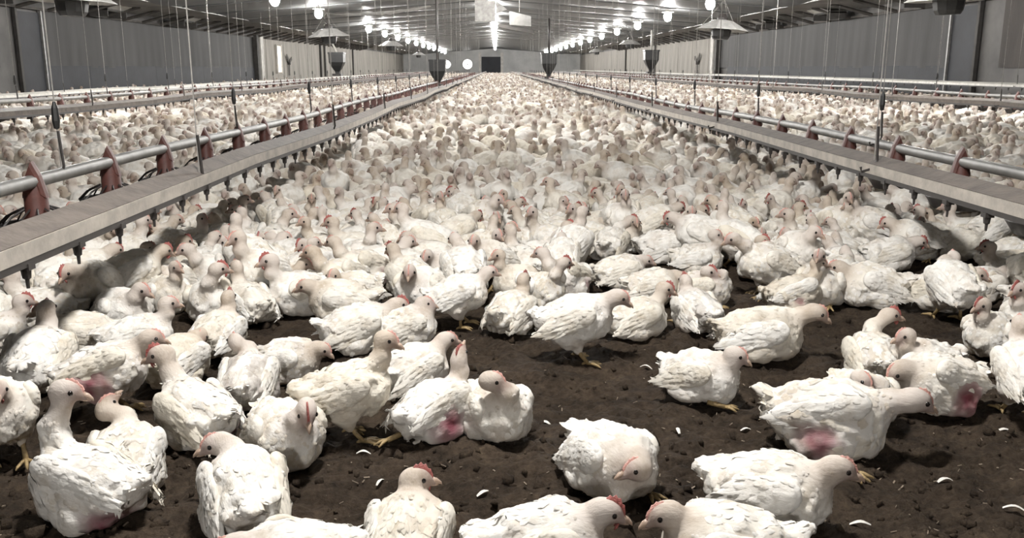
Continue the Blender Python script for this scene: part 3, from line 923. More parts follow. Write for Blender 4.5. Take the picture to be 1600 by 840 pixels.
def bird_meshes(b, res=0.0068, ncards=420, detail=True):
    rng = np.random.RandomState(b.seed + 100)
    top = max(b.cz + 0.14, b.hc[2] + 0.065)
    lo = (-0.28, -0.15, -0.006 if b.pose == 'sit' else 0.02); hi = (max(0.20, b.hc[0] + 0.08), 0.15, top)
    lo = (min(lo[0], b.hc[0] - 0.08), min(lo[1], b.hc[1] - 0.06), min(lo[2], b.hc[2] - 0.06)); hi = (hi[0], max(hi[1], b.hc[1] + 0.06), hi[2])
    V, Q = grid_sdf(lambda P: b.sdf(P, not detail), lo, hi, res)
    col = b.tint(V)
    if not detail:
        # beak and eyes only as colour patches on the distant birds
        H = (V - b.hc) @ b.HM / HS
        for sg in (-1, 1):
            d = np.sqrt(((H - np.array((0.012, sg * 0.022, 0.004))) ** 2).sum(-1))
            k = np.argsort(d)[:1]; col[k] = (0.05, 0.04, 0.035)
        return {'body': np_mesh('chicken', V, Q, col)}
    out = {'body': np_mesh('chicken', V, Q, col)}
    # ---- plumage cards over the back, flanks, breast, rump
    Nn = grad(lambda P: b.sdf(P), V)
    Qb = (V - b.c) @ b.M
    dh = np.sqrt(((V - b.hc) ** 2).sum(-1))
    ok = (dh > 0.075) & (V[:, 2] > (0.022 if b.pose == 'sit' else b.cz - 0.09))
    if b.bare is not None:
        for (bx_, by_, bz_, br_) in b.bare:
            ok &= np.sqrt(((Qb - np.array((bx_, by_, bz_))) ** 2).sum(-1)) > br_ * 0.95
    cand = np.flatnonzero(ok)
    pick = rng.choice(cand, min(ncards, len(cand)), replace=False)
    P = V[pick]; n = Nn[pick]
    D = np.tile((b.M @ np.array((-1.0, 0, -0.12), np.float32))[None], (len(pick), 1)).astype(float)
    neck = (Qb[pick][:, 0] > 0.07)
    D[neck] = np.array((-0.55, 0, -0.85))
    D += rng.randn(len(pick), 3) * 0.22
    D -= n * (D * n).sum(1, keepdims=True)
    D /= np.linalg.norm(D, axis=1, keepdims=True) + 1e-9
    L = rng.uniform(0.020, 0.040, len(pick)); W = L * rng.uniform(0.26, 0.38, len(pick))
    nearhead = np.clip((dh[pick] - 0.05) / 0.08, 0.35, 1); L *= nearhead; W *= nearhead
    lift = rng.uniform(-0.0003, 0.0009, len(pick)) + (rng.rand(len(pick)) < 0.05) * 0.003
    FV, FQ = feathers(P, n, D, L, W, lift * 0, rng)
    FV = hug(FV, lambda P: b.sdf(P), lift)
    fc = np.repeat(np.clip(col[pick] * rng.uniform(0.93, 1.06, (len(pick), 1)), 0, 0.85), 12, 0)
    # tail fan
    k = 16
    ang = np.linspace(-0.75, 0.75, k)
    tb = np.array([b.tw((-0.155 + 0.012 * abs(a), 0.040 * a, 0.048 + 0.016 * math.cos(3 * i))) for i, a in enumerate(ang)])
    td = np.array([b.M @ np.array((-math.cos(a * 0.6), math.sin(a * 0.6), 0.30 + 0.1 * rng.rand()), np.float32) for a in ang])
    td /= np.linalg.norm(td, axis=1, keepdims=True)
    tn = np.array([b.M @ np.array((0.3, 0.45 * a, 1), np.float32) for a in ang]); tn /= np.linalg.norm(tn, axis=1, keepdims=True)
    TV, TQ = feathers(tb, tn, td, rng.uniform(0.028, 0.052, k) * b.tail, np.full(k, 0.011), np.zeros(k), rng)
    FQ = np.concatenate([FQ, TQ + len(FV)]); FV = np.concatenate([FV, TV])
    fc = np.concatenate([fc, np.repeat(np.repeat(WHITE[None] * 0.97, k, 0), 12, 0)])
    out['plumage'] = np_mesh('plumage', FV, FQ, fc)
    # ---- wings
    for sg in (-1, 1):
        Rw = rotm('Z', sg * 7.0) @ rotm('X', sg * 12.0) @ rotm('Y', -8.0 + rng.uniform(-5, 5))
        cw = np.array((-0.026, sg * 0.093 * b.fat, 0.020), np.float32)
        wt_ = 1.0
        if b.bare is not None and any(e[1] * sg > 0.05 for e in b.bare):       # plucked flank: the wing is carried high
            cw = cw + np.array((0.012, -sg * 0.012, 0.034), np.float32); wt_ = 0.72
        def ws(P, Rw=Rw, cw=cw, wt_=wt_):
            U = ((P - b.c) @ b.M - cw) @ Rw
            d = ell(U, (0.0, 0, 0.0), (0.118, 0.020, 0.055 * wt_))
            d = smin(d, ell(U, (0.07, 0, 0.006), (0.045, 0.023, 0.042)), 0.02)
            d = smin(d, ell(U, (-0.10, 0, -0.012), (0.055, 0.012, 0.022)), 0.02)
            r = 0.0022 * np.sin(U[..., 2] * 330 + 9 * U[..., 0]) * np.clip((0.03 - U[..., 0]) / 0.05, 0, 1)
            return d + r + 0.002 * vnoise(P, 60, b.seed + 9)
        ctr = b.tw(cw)
        V2, Q2 = grid_sdf(ws, tuple(ctr - np.array((0.17, 0.062, 0.085))), tuple(ctr + np.array((0.15, 0.062, 0.085))), res)
        N2 = grad(ws, V2)
        c2 = np.repeat(WHITE[None], len(V2), 0) * np.clip(1 + 0.10 * vnoise(V2, 40, b.seed)[:, None], 0.8, 1.04)
        outw = N2 @ (b.M @ np.array((0, sg, 0.15), np.float32)) > 0.25
        cand = np.flatnonzero(outw)
        kc = min(70, len(cand))
        pick = rng.choice(cand, kc, replace=False)
        P = V2[pick]; n = N2[pick]
        U = ((P - b.c) @ b.M - cw) @ Rw
        D = np.tile((b.M @ (Rw @ np.array((-1, 0, -0.22), np.float32)))[None], (kc, 1)).astype(float) + rng.randn(kc, 3) * 0.10
        D -= n * (D * n).sum(1, keepdims=True); D /= np.linalg.norm(D, axis=1, keepdims=True)
        back = np.clip((0.06 - U[:, 0]) / 0.14, 0, 1)
        L = 0.026 + 0.040 * back; W = 0.008 + 0.004 * back
        F2, G2 = feathers(P, n, D, L, W, np.zeros(kc), rng)
        F2 = hug(F2, ws, rng.uniform(0.0, 0.0018, kc))
        # long flight feathers along the lower rear edge
        k = 9
        tt = np.linspace(0, 1, k)
        bp = np.array([b.M @ (Rw @ np.array((-0.005 - 0.085 * t, sg * 0.014, -0.034 + 0.022 * t), np.float32) + cw) + b.c for t in tt])
        bd = np.array([b.M @ (Rw @ np.array((-1, -sg * 0.06, -0.20 + 0.16 * t), np.float32)) for t in tt]); bd /= np.linalg.norm(bd, axis=1, keepdims=True)
        bn = np.array([b.M @ (Rw @ np.array((0, sg, 0.15), np.float32)) for t in tt]); bn /= np.linalg.norm(bn, axis=1, keepdims=True)
        F3, G3 = feathers(bp, bn, bd, rng.uniform(0.075, 0.105, k), np.full(k, 0.0095), np.zeros(k), rng)
        VV = np.concatenate([V2, F2, F3]); QQ = np.concatenate([Q2, G2 + len(V2), G3 + len(V2) + len(F2)])
        fcol = np.repeat(WHITE[None] * 1.0, len(F2) + len(F3), 0) * np.repeat(rng.uniform(0.90, 1.04, (kc + k, 1)), 12, 0)
        out['wing_l' if sg > 0 else 'wing_r'] = np_mesh('wing', VV, QQ, np.clip(np.concatenate([c2, fcol]), 0, 0.85))
    # ---- head furniture
    hw = b.hw
    beak = MB()
    beak.tube([hw((0.030, 0, -0.003)), hw((0.042, 0, -0.005)), hw((0.052, 0, -0.010)), hw((0.056, 0, -0.014))], [0.0105, 0.0085, 0.0045, 0.001], 8)
    beak.tube([hw((0.030, 0, -0.012)), hw((0.042, 0, -0.0135)), hw((0.049, 0, -0.0145))], [0.008, 0.0055, 0.001], 8)
    out['beak'] = beak.mesh('beak', 'beak_horn', True)
    cb = MB()
    big = 1.5 if b.seed % 3 == 0 else 0.85
    n = 9
    bot, topv = [], []
    for i in range(n):
        t = i / (n - 1)
        x = 0.036 - 0.044 * t
        zb = 0.006 + 0.016 * math.sin(PI * min(1, t * 1.2) * 0.55)
        hgt = big * (0.002 + 0.006 * math.sin(PI * t) + (0.0035 if i % 2 else 0))
        bot.append((x, zb)); topv.append((x - 0.001, zb + hgt))
    for sg in (-1, 1):
        for (x, z) in bot: cb.v.append(tuple(hw((x, sg * 0.0035, z - 0.004))))
        for (x, z) in topv: cb.v.append(tuple(hw((x, sg * 0.0016, z))))
    for i in range(n - 1):
        cb.f.append((i, n + i, n + i + 1, i + 1))
        o = 2 * n
        cb.f.append((o + i, o + i + 1, o + n + i + 1, o + n + i))
        cb.f.append((n + i, o + n + i, o + n + i + 1, n + i + 1))
    out['comb'] = cb.mesh('comb', 'comb_red' if big > 1 else 'comb_pink', True)
    if big > 1:
        wt = MB()
        for sg in (-1, 1):
            wt.tube([hw((0.028, sg * 0.006, -0.014)), hw((0.026, sg * 0.0075, -0.022)), hw((0.024, sg * 0.007, -0.029))], [0.004, 0.006, 0.0025], 7, True, 0.6)
        out['wattle'] = wt.mesh('wattle', 'comb_red', True)
    out['eye_pos'] = [hw((0.0135, sg * 0.0185, 0.0035)) for sg in (-1, 1)]
    # ---- legs
    if b.pose == 'stand':
        for i, sg in enumerate((-1, 1)):
            kx = (0.03 if i else -0.025) * (1 if b.seed % 2 else -1)
            h0 = b.tw((-0.022, sg * 0.052, -0.118)); f0 = np.array((h0[0] + 0.02 + kx, h0[1] + sg * 0.004, 0.012))
            lg = MB()
            lg.tube([h0, (h0 + f0) / 2 + np.array((-0.006, 0, 0)), f0], [0.0115, 0.0082, 0.0095], 8)
            for a in (-32, 0, 32, 172):
                ln = 0.055 if a != 172 else 0.022
                dx, dy = math.cos(R(a)) * ln, math.sin(R(a)) * ln
                lg.tube([f0, f0 + np.array((dx * .5, dy * .5, 0.002)), f0 + np.array((dx, dy, -0.004)), f0 + np.array((dx * 1.22, dy * 1.22, -0.010))], [0.0085, 0.0068, 0.0055, 0.0015], 7)
            out['leg%d' % i] = lg.mesh('leg', 'leg_skin', True)
    elif b.foot:
        f0 = np.array((b.foot[0], b.foot[1], 0.014)); fa = b.foot[2]
        lg = MB()
        lg.tube([f0 - np.array((0.07 * math.cos(R(fa)), 0.07 * math.sin(R(fa)), -0.012)), f0], [0.012, 0.0095], 7)
        for a in (-30, 0, 30):
            ln = 0.055
            dx, dy = math.cos(R(a + fa)) * ln, math.sin(R(a + fa)) * ln
            lg.tube([f0, f0 + np.array((dx * .5, dy * .5, 0.002)), f0 + np.array((dx, dy, -0.005))], [0.0085, 0.0065, 0.003], 7)
        out['leg0'] = lg.mesh('leg', 'leg_skin', True)
    return out

eye_mesh = MB().lathe([(0.0, -0.0076), (0.0054, -0.0054), (0.0076, 0), (0.0054, 0.0054), (0.0, 0.0076)], 8).mesh('eye', 'eye_dark', True)

def assemble(ms, name='chicken'):
    o = link(name, ms['body'])
    if 'wing_l' in ms:
        p = link('plumage', ms['plumage'], o); p['kind'] = 'stuff'
        link('wing', ms['wing_l'], o); link('wing', ms['wing_r'], o)
        link('beak', ms['beak'], o); link('comb', ms['comb'], o)
        if 'wattle' in ms: link('wattle', ms['wattle'], o)
        for e in ms['eye_pos']:
            link('eye', eye_mesh, o, tuple(float(c) for c in e))
        for k in ('leg0', 'leg1'):
            if k in ms: link('leg', ms[k], o)
    return o

BIRD = 0.59
def place(o, x, y, heading, sc):
    sc *= BIRD
    o.location = (x, y, 0.0)
    o.rotation_euler = (0, 0, R(heading))
    o.scale = (sc, sc, sc)

SPOTS = []            # every placed bird, for the crowd to keep clear of
BARE_F = lambda sg: [(-0.055, sg * 0.075, -0.03, 0.062)]
BARE_R = [(-0.13, 0.0, -0.035, 0.06)]
CF = Vector((math.sin(YAW) * math.cos(PITCH), math.cos(YAW) * math.cos(PITCH), -math.sin(PITCH)))
CR = Vector((math.cos(YAW), -math.sin(YAW), 0))
CU = CR.cross(CF)
def hero(px, py, heading, pose, label, head=None, hh=None, sc=1.0, off=0.045, **kw):
    """head = where its head shows in the photograph, hh = which way the head looks"""
    g = pix_ground(px, py)
    loc = Vector((g.x, g.y + (off if pose == 'sit' else 0.01), 0))
    yaw = kw.pop('yaw', 0.0)
    if hh is not None:
        yaw = (hh - heading + 180) % 360 - 180
    hc = None
    if head is not None:
        S = sc * BIRD
        b0 = Bird(pose, pitch=kw.get('pitch'))
        Mw = Matrix.Translation(loc) @ Matrix.Rotation(R(heading), 4, 'Z') @ Matrix.Scale(S, 4)
        nb = Vector([float(c) for c in b0.nb])
        w = Mw @ (nb + Vector((0.035, 0, 0.1)))
        depth = (w - Vector((0, 0, CAM_H))).dot(CF)
        ray = CF + CR * ((head[0] - 800) / F_PX) - CU * ((head[1] - 420) / F_PX)
        t = Mw.inverted() @ (Vector((0, 0, CAM_H)) + ray * depth)
        o = t - nb
        o.x = max(-0.06, min(0.14, o.x)); o.y = max(-0.10, min(0.10, o.y)); o.z = max(-0.07, min(0.19, o.z))
        if o.z < 0.05 and o.x < 0.06: o.x = 0.07
        hc = nb + o
    b = Bird(pose, seed=len(SPOTS) + 1, yaw=yaw, hc=hc, **kw)
    o = assemble(bird_meshes(b))
    place(o, loc.x, loc.y, heading, sc)
    tag(o, label, 'chicken', 'chickens in the foreground')
    SPOTS.append((loc.x, loc.y))
    return o

HEROES = [
 # px, py, heading, pose, label, kwargs
 (125, 828, 160, 'sit', 'plump white chicken at the lower left corner looking back over its shoulder', dict(head=(105, 608), hh=2, hp=10, sc=1.1, bare=[(-.12, .055, -.05, .085)])),
 (185, 778, 100, 'sit', 'white chicken whose upright head shows behind the lower left chicken', dict(head=(167, 634), hh=60, hp=-40)),
 (8, 722, 300, 'stand', 'white chicken with red belly cut off at the left picture edge', dict(up=.05, fwd=.06, bare=[(.02, -.05, -.06, .085)])),
 (52, 612, 100, 'sit', 'bright white chicken seen from behind near the left picture edge', dict(up=.09, fwd=.05, sc=1.2)),
 (172, 652, 15, 'stand', 'chicken with purple bare flank standing left of the red-combed sitter', dict(head=(238, 527), hh=10, hp=12, grey=.5, bare=[(-.05, -.095, -.03, .105)])),
 (300, 700, 140, 'sit', 'chicken turning its red-combed head left with bare vent showing', dict(head=(250, 553), hh=188, hp=14, bare=[(-.14, -.03, -.05, .075)], sc=1.08)),
 (270, 606, 75, 'sit', 'white chicken behind the red-combed sitter near the left', dict(head=(303, 530), hh=285, hp=20)),
 (382, 642, 92, 'sit', 'ragged grey-winged chicken seen from behind left of the striding one', dict(head=(367, 532), hh=120, grey=.8, bare=[(-.13, .03, -.03, .05)])),
 (438, 736, 302, 'sit', 'white chicken facing the camera with lowered pink beak left of centre', dict(head=(480, 642), hh=286, hp=35, sc=1.08)),
 (545, 688, 8, 'stand', 'chicken striding right on one yellow leg left of centre', dict(head=(605, 530), hh=345, hp=15, bare=[(-.15, -.02, -.03, .045)], pitch=14)),
 (645, 622, 40, 'sit', 'white chicken sitting behind the purple-flanked one, head up', dict(head=(689, 532), hh=10, hp=10)),
 (680, 690, 45, 'sit', 'chicken with purple bare flank leaning on the sitting one at centre', dict(head=(718, 556), hh=70, hp=-50, foot=(-.19, .06, 170), bare=[(-.03, -.10, -.03, .095)], sc=1.0)),
 (775, 692, 300, 'sit', 'white chicken resting breast-on at centre with head turned right', dict(head=(770, 594), hh=350, hp=12, sc=1.02)),
 (900, 566, 355, 'stand', 'chicken on yellow legs walking right at the edge of the bare litter', dict(head=(968, 464), hh=350, hp=25, sc=1.08)),
 (998, 532, 22, 'sit', 'white chicken with grey face resting right of the walking one', dict(head=(1040, 450), hh=345, hp=18)),
 (1102, 632, 320, 'sit', 'white chicken sitting alone at the edge of the bare litter right of centre', dict(head=(1151, 554), hh=338, hp=22, sc=1.02, foot=(.135, -.06, 20))),
 (1195, 566, 352, 'sit', 'hunched yellowish chicken sitting behind the lone sitter, head low', dict(head=(1276, 488), hh=350, hp=25, grey=.35, sc=1.2)),
 (1092, 520, 105, 'sit', 'ragged fluffy-tailed chicken left of the hunched yellowish one', dict(up=.07, fwd=.05, grey=.5)),
 (1305, 716, 340, 'sit', 'large white chicken lying across the right with grey drooping head', dict(head=(1432, 625), hh=0, hp=20, sc=1.28, pitch=4, grey=.3, foot=(.06, -.165, -35), bare=[(-.03, -.095, -.04, .075)])),
 (1358, 668, 285, 'sit', 'white head with pink beak peering over the large lying chicken', dict(head=(1347, 592), hh=300, hp=22, sc=.95)),
 (1372, 602, 82, 'sit', 'grey-winged chicken seen from behind at the right edge of the bare litter', dict(head=(1400, 492), hh=355, grey=.5)),
 (1455, 612, 200, 'sit', 'grey-faced chicken looking left over the plucked one at right', dict(head=(1414, 524), hh=192, hp=12)),
 (1475, 650, 195, 'sit', 'chicken with purple plucked flank crouching at the right', dict(up=.0, fwd=.085, hp=40, bare=[(-.05, .10, -.035, .10)], sc=1.12)),
 (1560, 560, 215, 'sit', 'white chicken looking left with long pale neck near the right edge', dict(head=(1534, 476), hh=200, hp=14)),
 (1600, 655, 80, 'stand', 'chicken in dark shade cut off by the right picture edge', dict(up=.09, fwd=.04)),
 (958, 780, 300, 'sit', 'white chicken with pink comb huddled at the bottom centre', dict(head=(985, 727), hh=205, hp=0, tail=1.25, sc=1.08)),
 (850, 930, 5, 'sit', 'white chicken at the bottom edge facing right with a red cheek', dict(head=(948, 798), hh=355, hp=16, sc=1.05)),
 (1140, 932, 178, 'sit', 'white chicken at the bottom edge facing left nose to nose with another', dict(head=(1037, 803), hh=190, hp=16, sc=1.05)),
 (1215, 838, 335, 'sit', 'white chicken looking right in front of the large lying one', dict(head=(1304, 730), hh=350, hp=14, sc=1.1)),
 (635, 915, 88, 'sit', 'long-necked white chicken seen from behind at the bottom centre', dict(head=(651, 747), hh=8, hp=4, sc=1.0)),
 (375, 840, 112, 'sit', 'white chicken with serrated red comb seen from behind at lower left', dict(head=(340, 699), hh=195, hp=14, sc=1.08)),
 (455, 950, 195, 'sit', 'white chicken mostly below the bottom edge left of centre', dict(up=.0, fwd=.08, hp=15, sc=.95)),
 # second rank, left part
 (560, 552, 15, 'sit', 'broad white chicken behind the striding one', dict(up=.03, fwd=.08, sc=1.1)),
 (632, 548, 18, 'sit', 'white chicken with raised head right of the broad one', dict(head=(664, 473), hh=0, hp=10)),
 (718, 512, 8, 'stand', 'white chicken standing on pale legs at the back of the bare litter', dict(up=.05, fwd=.08, sc=.95)),
 (800, 522, 60, 'sit', 'white chicken sitting left of the walking one at the litter edge', dict(up=.09, fwd=.04)),
 (530, 505, 190, 'sit', 'pale chicken with grey face looking left behind the broad one', dict(head=(493, 446), hh=188, hp=12, sc=1.1)),
 (448, 600, 350, 'sit', 'grey-winged chicken crouching between the ragged one and the striding one', dict(up=.0, fwd=.08, hp=30, grey=.7, sc=.9)),
 (335, 560, 80, 'sit', 'white chicken in the gap behind the ragged grey-winged one', dict(up=.09, fwd=.04)),
 (210, 565, 20, 'sit', 'white chicken facing right above the purple-flanked stander', dict(up=.09, fwd=.05)),
 (120, 560, 200, 'sit', 'white chicken facing left behind the bright one at the left edge', dict(up=.07, fwd=.06)),
 (-20, 560, 20, 'sit', 'white chicken half outside the left edge behind the bright one', dict(up=.09, fwd=.05)),
 # second rank, right part
 (1195, 464, 202, 'stand', 'tall white chicken facing left in the thick of the right crowd', dict(head=(1144, 373), hh=192, hp=14, sc=1.1)),
 (1040, 412, 8, 'sit', 'long-bodied white chicken facing right in the crowd at right of centre', dict(head=(1090, 350), hh=355, hp=15, sc=1.15)),
 (955, 408, 70, 'sit', 'white chicken with shaded rump showing, behind the walking one', dict(head=(1010, 345), hh=0, hp=8, sc=1.1)),
 (972, 452, 15, 'sit', 'white chicken facing right directly behind the walking one', dict(head=(990, 408), hh=352, hp=12)),
 (1022, 478, 10, 'sit', 'chicken with dark-eyed grey head behind the grey-faced sitter', dict(head=(1060, 433), hh=350, hp=14)),
 (1105, 480, 330, 'sit', 'chicken with grey face turned right beside the tall left-facing one', dict(head=(1108, 424), hh=335, hp=10, grey=.3)),
 (1095, 430, 345, 'sit', 'chicken facing right just left of the tall left-facing one', dict(head=(1118, 366), hh=350, hp=12)),
 (1245, 492, 12, 'sit', 'chicken with upright grey head above the hunched yellowish one', dict(head=(1280, 410), hh=350, hp=8, grey=.3, bare=[(-.02, -.085, -.03, .05)])),
 (1395, 425, 4, 'sit', 'slim white chicken facing right in the crowd at right', dict(head=(1437, 377), hh=345, hp=22, sc=1.1)),
 (1365, 482, 182, 'sit', 'long white chicken lying with ragged wing at right', dict(up=.03, fwd=.08, sc=1.2)),
 (1485, 502, 90, 'stand', 'bright white chicken seen from behind at right, tail hanging', dict(head=(1497, 404), hh=85, hp=5, sc=1.08)),
 (1540, 476, 5, 'sit', 'grey-necked chicken facing right near the right edge', dict(head=(1578, 422), hh=347, hp=14, grey=.3)),
 (1502, 408, 10, 'sit', 'pink-faced chicken looking right below the drinker rail', dict(head=(1549, 353), hh=348, hp=10, sc=1.1)),
]
for (px, py, hd_, pose, lab, kw) in HEROES:
    hero(px, py, hd_, pose, lab, **kw)

# ---- the crowd
def crowd_edge(px):
    """lowest picture row (as ground point) the filled crowd may reach at picture column px"""
    xs = [-200, 0, 150, 420, 560, 700, 850, 1000, 1120, 1250, 1330, 1500, 1620, 1900]
    ys = [620, 545, 520, 500, 500, 478, 480, 470, 500, 500, 500, 520, 540, 640]
    return float(np.interp(px, xs, ys))
def project(x, y, z=0.0):
    Fv = Vector((math.sin(YAW) * math.cos(PITCH), math.cos(YAW) * math.cos(PITCH), -math.sin(PITCH)))
    Rv = Vector((math.cos(YAW), -math.sin(YAW), 0)); Uv = Rv.cross(Fv)
    p = Vector((x, y, z - CAM_H))
    d = p.dot(Fv)
    return 800 + F_PX * p.dot(Rv) / d, 420 - F_PX * p.dot(Uv) / d, d
crowd = []
cells = {}
def free(x, y, r):
    cx, cy = int(math.floor(x / 0.5)), int(math.floor(y / 0.5))
    for i in range(cx - 1, cx + 2):
        for j in range(cy - 1, cy + 2):
            for (a, b_, rr_) in cells.get((i, j), ()):
                if (a - x) ** 2 + (b_ - y) ** 2 < max(r, 0) ** 2:
                    return False
    return True
def put(x, y, r):
    cells.setdefault((int(math.floor(x / 0.5)), int(math.floor(y / 0.5))), []).append((x, y, r))
for (x, y) in SPOTS: put(x, y, 0.2)
rc = random.Random(42)
y = 2.0
for band, (ya, yb, dens, rmin) in enumerate(((2.0, 5.0, 190, 0.134), (5.0, 8.0, 120, 0.145), (8.0, 20.0, 70, 0.165), (20.0, 45.0, 24, 0.19), (45.0, 104.0, 8, 0.25))):
    tries = int(dens * (yb - ya) * 22)
    for _ in range(tries):
        yy = rc.uniform(ya, yb)
        half = 0.60 * yy + 0.9
        xx = rc.uniform(max(XL + 0.3, -half), min(XR - 0.3, half))
        px, py, dd = project(xx, yy)
        if px < -160 or px > 1760 or py > crowd_edge(px): continue
        if not free(xx, yy, rmin): continue
        if any(abs(px - h[0]) < 62 and 3 < py - h[1] < 75 for h in HEROES[41:]): continue      # nothing hides the birds picked out above
        put(xx, yy, rmin)
        crowd.append((xx, yy))
crowd.sort(key=lambda p: p[0] ** 2 + p[1] ** 2)

# crowd prototypes: the near ones with parts, the far ones plain
rp_ = random.Random(9)
def proto_bird(i):
    pose = 'stand' if i % 4 == 3 else 'sit'
    return Bird(pose, up=(0.115, 0.06, 0.09, 0.02, 0.13, 0.10, 0.075, 0.11, 0.04, 0.12)[i % 10], fwd=(0.045, 0.07, 0.05, 0.09, 0.03, 0.05, 0.06, 0.04, 0.08, 0.05)[i % 10],
                yaw=(0, 25, -40, 0, 60, -75, 10, -20, 30, 100)[i % 10], hp=(8, 15, 10, 25, 5, 10, 20, 12, 22, 6)[i % 10], seed=60 + i, tail=rp_.uniform(0.7, 1.2), fat=rp_.uniform(0.94, 1.06),
                bare=[(-.06, .075 * (1 if i % 2 else -1), -.03, .06)] if i in (2, 5, 9) else None)
N_IND = 300 - len(HEROES)
N_PART = 225
near_protos = [None] * 12
far_protos = [None] * 8
ZONES = [(-99, -1.75, 'beyond the left feeders'), (-1.75, -1.10, 'between left feeders and drinker'),
         (-1.10, -0.35, 'beside the left drinker'), (-0.35, 0.35, 'in mid aisle left of centre'), (0.35, 1.0, 'in mid aisle right of centre'), (1.0, 1.60, 'beside the right drinker'),
         (1.60, 2.2, 'between right drinker and feeders'), (2.2, 99, 'beyond the right feeders')]
def look_word(h):
    h %= 360
    return ('rightward', 'right-rear', 'rear-view', 'left-rear', 'leftward', 'left-front', 'front-on', 'right-front')[int(((h + 22.5) % 360) // 45)]
def copy_bird(src):
    c = src.copy(); C.objects.link(c)
    for ch in src.children:
        d = ch.copy(); C.objects.link(d); d.parent = c
    return c
for i, (x, y) in enumerate(crowd[:N_IND]):
    hd_ = rc.uniform(0, 360)
    if i < N_PART:
        k = rc.randrange(12)
        if near_protos[k] is None:
            near_protos[k] = assemble(bird_meshes(proto_bird(k), 0.0078, 300)); o = near_protos[k]
        else:
            o = copy_bird(near_protos[k])
        up_ = 'head up' if proto_bird(k).hc[2] > 0.235 else 'head low'
    else:
        k = i % 8
        if far_protos[k] is None:
            far_protos[k] = link('chicken', bird_meshes(proto_bird(k + 2), 0.0105, 0, False)['body']); o = far_protos[k]
        else:
            o = far_protos[k].copy(); C.objects.link(o)
        up_ = 'head up' if proto_bird(k + 2).hc[2] > 0.235 else 'head low'
    place(o, x, y, hd_, rc.uniform(0.98, 1.17))
    zn = [z for z in ZONES if z[0] <= x < z[1]][0][2]
    rank = 'near' if y < 2.9 else 'middle' if y < 3.7 else 'back'
    tag(o, '%s white chicken %s, %s, %s row' % (look_word(hd_), up_, zn, rank), 'chicken', 'crowd of chickens %s, %s row' % (zn, rank))

# crowd birds of one look are told apart by their order from the left
same = {}
for o in bpy.data.objects:
    if o.get('category') == 'chicken' and 'crowd' in o.get('group', ''):
        same.setdefault(o['label'], []).append(o)
for lab, os_ in same.items():
    if len(os_) > 1:
        os_.sort(key=lambda o: project(o.location.x, o.location.y, 0.1)[0])
        for i, o in enumerate(os_):
            o['label'] = lab + (', leftmost' if i == 0 else ', rightmost' if i == len(os_) - 1 else ', %s from left' % (ORD + ['ninth', 'tenth', 'eleventh', 'twelfth'])[min(i, 11)])

# everything beyond: one uncountable flock, instanced on points
rest = crowd[N_IND:]
me = bpy.data.meshes.new('flock')
me.from_pydata([(x, y, 0.0) for x, y in rest], [], [])
ra = me.attributes.new('turn', 'FLOAT', 'POINT'); ra.data.foreach_set('value', [rc.uniform(0, 2 * PI) for _ in rest])
sa = me.attributes.new('size', 'FLOAT', 'POINT'); sa.data.foreach_set('value', [BIRD * rc.uniform(0.94, 1.14) * (1.0 + 0.28 * min(1.0, max(0.0, (y - 4.0) / 6.0))) for x, y in rest])
ia = me.attributes.new('which', 'INT', 'POINT'); ia.data.foreach_set('value', [rc.randrange(8) for _ in rest])
fl = link('flock', me)
tag(fl, 'dense white flock of chickens filling the house to the far end', 'flock', None, 'stuff')
ng = bpy.data.node_groups.new('flock', 'GeometryNodeTree')
ng.interface.new_socket('Geometry', in_out='INPUT', socket_type='NodeSocketGeometry')
ng.interface.new_socket('Geometry', in_out='OUTPUT', socket_type='NodeSocketGeometry')
gi = ng.nodes.new('NodeGroupInput'); go = ng.nodes.new('NodeGroupOutput')
iop = ng.nodes.new('GeometryNodeInstanceOnPoints')
jn = ng.nodes.new('GeometryNodeJoinGeometry')
for p in far_protos:
    oi = ng.nodes.new('GeometryNodeObjectInfo'); oi.inputs['Object'].default_value = p; oi.inputs['As Instance'].default_value = True
    ng.links.new(oi.outputs['Geometry'], jn.inputs[0])
def named(nm, dt):
    n = ng.nodes.new('GeometryNodeInputNamedAttribute'); n.data_type = dt; n.inputs['Name'].default_value = nm
    return [s for s in n.outputs if s.enabled and s.name == 'Attribute'][0]
cx_ = ng.nodes.new('ShaderNodeCombineXYZ'); ng.links.new(named('turn', 'FLOAT'), cx_.inputs[2])
ng.links.new(gi.outputs[0], iop.inputs['Points']); ng.links.new(jn.outputs[0], iop.inputs['Instance'])
iop.inputs['Pick Instance'].default_value = True
ng.links.new(named('which', 'INT'), iop.inputs['Instance Index'])
ng.links.new(cx_.outputs[0], iop.inputs['Rotation']); ng.links.new(named('size', 'FLOAT'), iop.inputs['Scale'])
ng.links.new(iop.outputs[0], go.inputs[0])
fl.modifiers.new('flock', 'NODES').node_group = ng

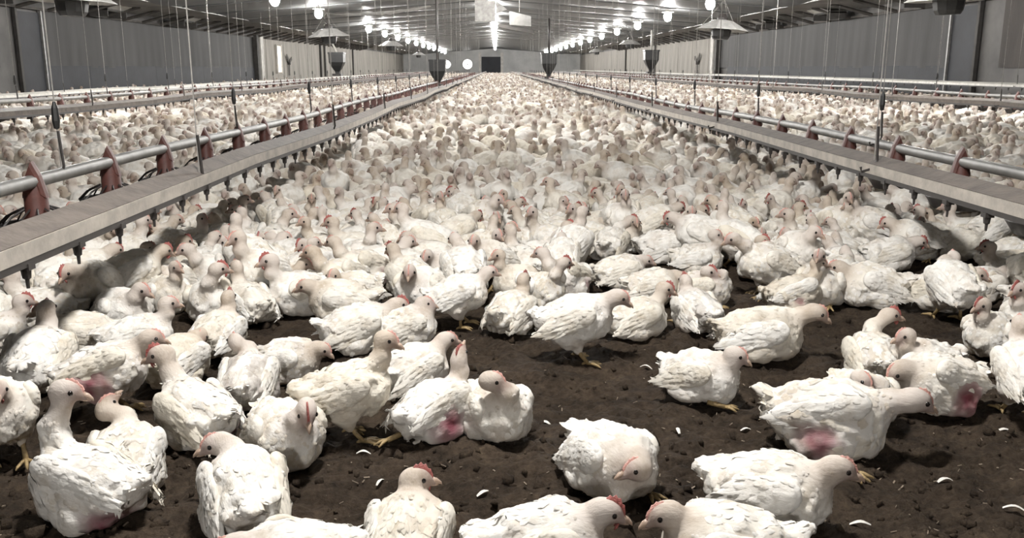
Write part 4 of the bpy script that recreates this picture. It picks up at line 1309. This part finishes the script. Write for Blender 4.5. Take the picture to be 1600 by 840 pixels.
# ================================================================== LITTER BITS
rl = random.Random(21)
def feather_obj_mesh(bend):
    m = MB()
    n = 7
    for i in range(n):
        t = i / (n - 1)
        w = 0.008 * math.sin(PI * (0.12 + 0.86 * t)) ** 0.7
        z = 0.012 * math.sin(PI * t) + 0.004
        m.v += [(0.055 * t - 0.027, -w + bend * t * t, z), (0.055 * t - 0.027, bend * t * t, z + 0.003), (0.055 * t - 0.027, w + bend * t * t, z)]
    for i in range(n - 1):
        for c in range(2):
            a = i * 3 + c
            m.f.append((a, a + 1, a + 4, a + 3))
    return m.mesh('loose_feather', 'down_feather', True)
FM = [feather_obj_mesh(b_) for b_ in (-0.01, 0.004, 0.012)]
for (px, py, a, lab) in ((1058, 676, 100, 'small white feather on the litter above the huddled bottom bird'), (1165, 672, 10, 'long white feather on the litter under the large lying chicken'),
                         (852, 648, 320, 'white feather stuck on the litter beside the resting centre bird'), (1345, 810, 340, 'curved pale feather on the litter at lower right'),
                         (1475, 747, 20, 'pale feather on the bare litter below the grey drooping head'), (1010, 575, 330, 'thin feather on the litter left of the lone sitter'),
                         (568, 706, 5, 'pale feather on the litter under the striding foot'), (755, 771, 30, 'whitish feather on the litter at bottom centre'),
                         (595, 752, 60, 'small feather on the litter left of the long-necked bird'), (1570, 664, 350, 'white feather on the litter by the right edge'),
                         (240, 735, 15, 'small pale feather right of the lower left chicken'), (1585, 795, 335, 'long pale straw-like feather at the right edge')):
    g = pix_ground(px, py)
    o = link('loose_feather', FM[rl.randrange(3)])
    o.location = (g.x, g.y, litter_h(g.x, g.y) + 0.002); o.rotation_euler = (rl.uniform(-.2, .2), 0, R(a)); s_ = rl.uniform(0.4, 0.75); o.scale = (s_, s_, s_)
    tag(o, lab, 'feather', 'loose feathers on the litter')
m = MB()
for _ in range(420):
    px, py = rl.uniform(-50, 1650), rl.uniform(520, 900)
    g = pix_ground(px, py)
    z = litter_h(g.x, g.y) + 0.003
    a = rl.uniform(0, PI); L = rl.uniform(0.004, 0.014); w = rl.uniform(0.001, 0.003)
    m.box((g.x, g.y, z), (L, w, 0.0015), Euler((rl.uniform(-.5, .5), rl.uniform(-.5, .5), a)).to_matrix())
tag(m.build('wood_shavings', 'straw'), 'pale wood shavings scattered over the dark litter', 'shavings', None, 'stuff')
m = MB()
for _ in range(1500):
    px, py = rl.uniform(-50, 1650), rl.uniform(500, 900)
    g = pix_ground(px, py)
    s_ = rl.uniform(0.004, 0.014) * (2.2 if rl.random() < 0.08 else 1)
    z = litter_h(g.x, g.y)
    rr_ = Euler((rl.uniform(0, 3), rl.uniform(0, 3), rl.uniform(0, 3))).to_matrix()
    pts = [Vector(v) * s_ * rl.uniform(0.7, 1.2) for v in ((1, 0, 0), (-1, 0, 0), (0, 1, 0), (0, -1, 0), (0, 0, 0.7), (0, 0, -0.7))]
    m.add([rr_ @ p + Vector((g.x, g.y, z)) for p in pts], [(0, 2, 4), (2, 1, 4), (1, 3, 4), (3, 0, 4), (2, 0, 5), (1, 2, 5), (3, 1, 5), (0, 3, 5)])
tag(m.build('litter_clods', 'litter', None, True), 'crumbled dark clods of caked litter on the floor', 'clods', None, 'stuff')
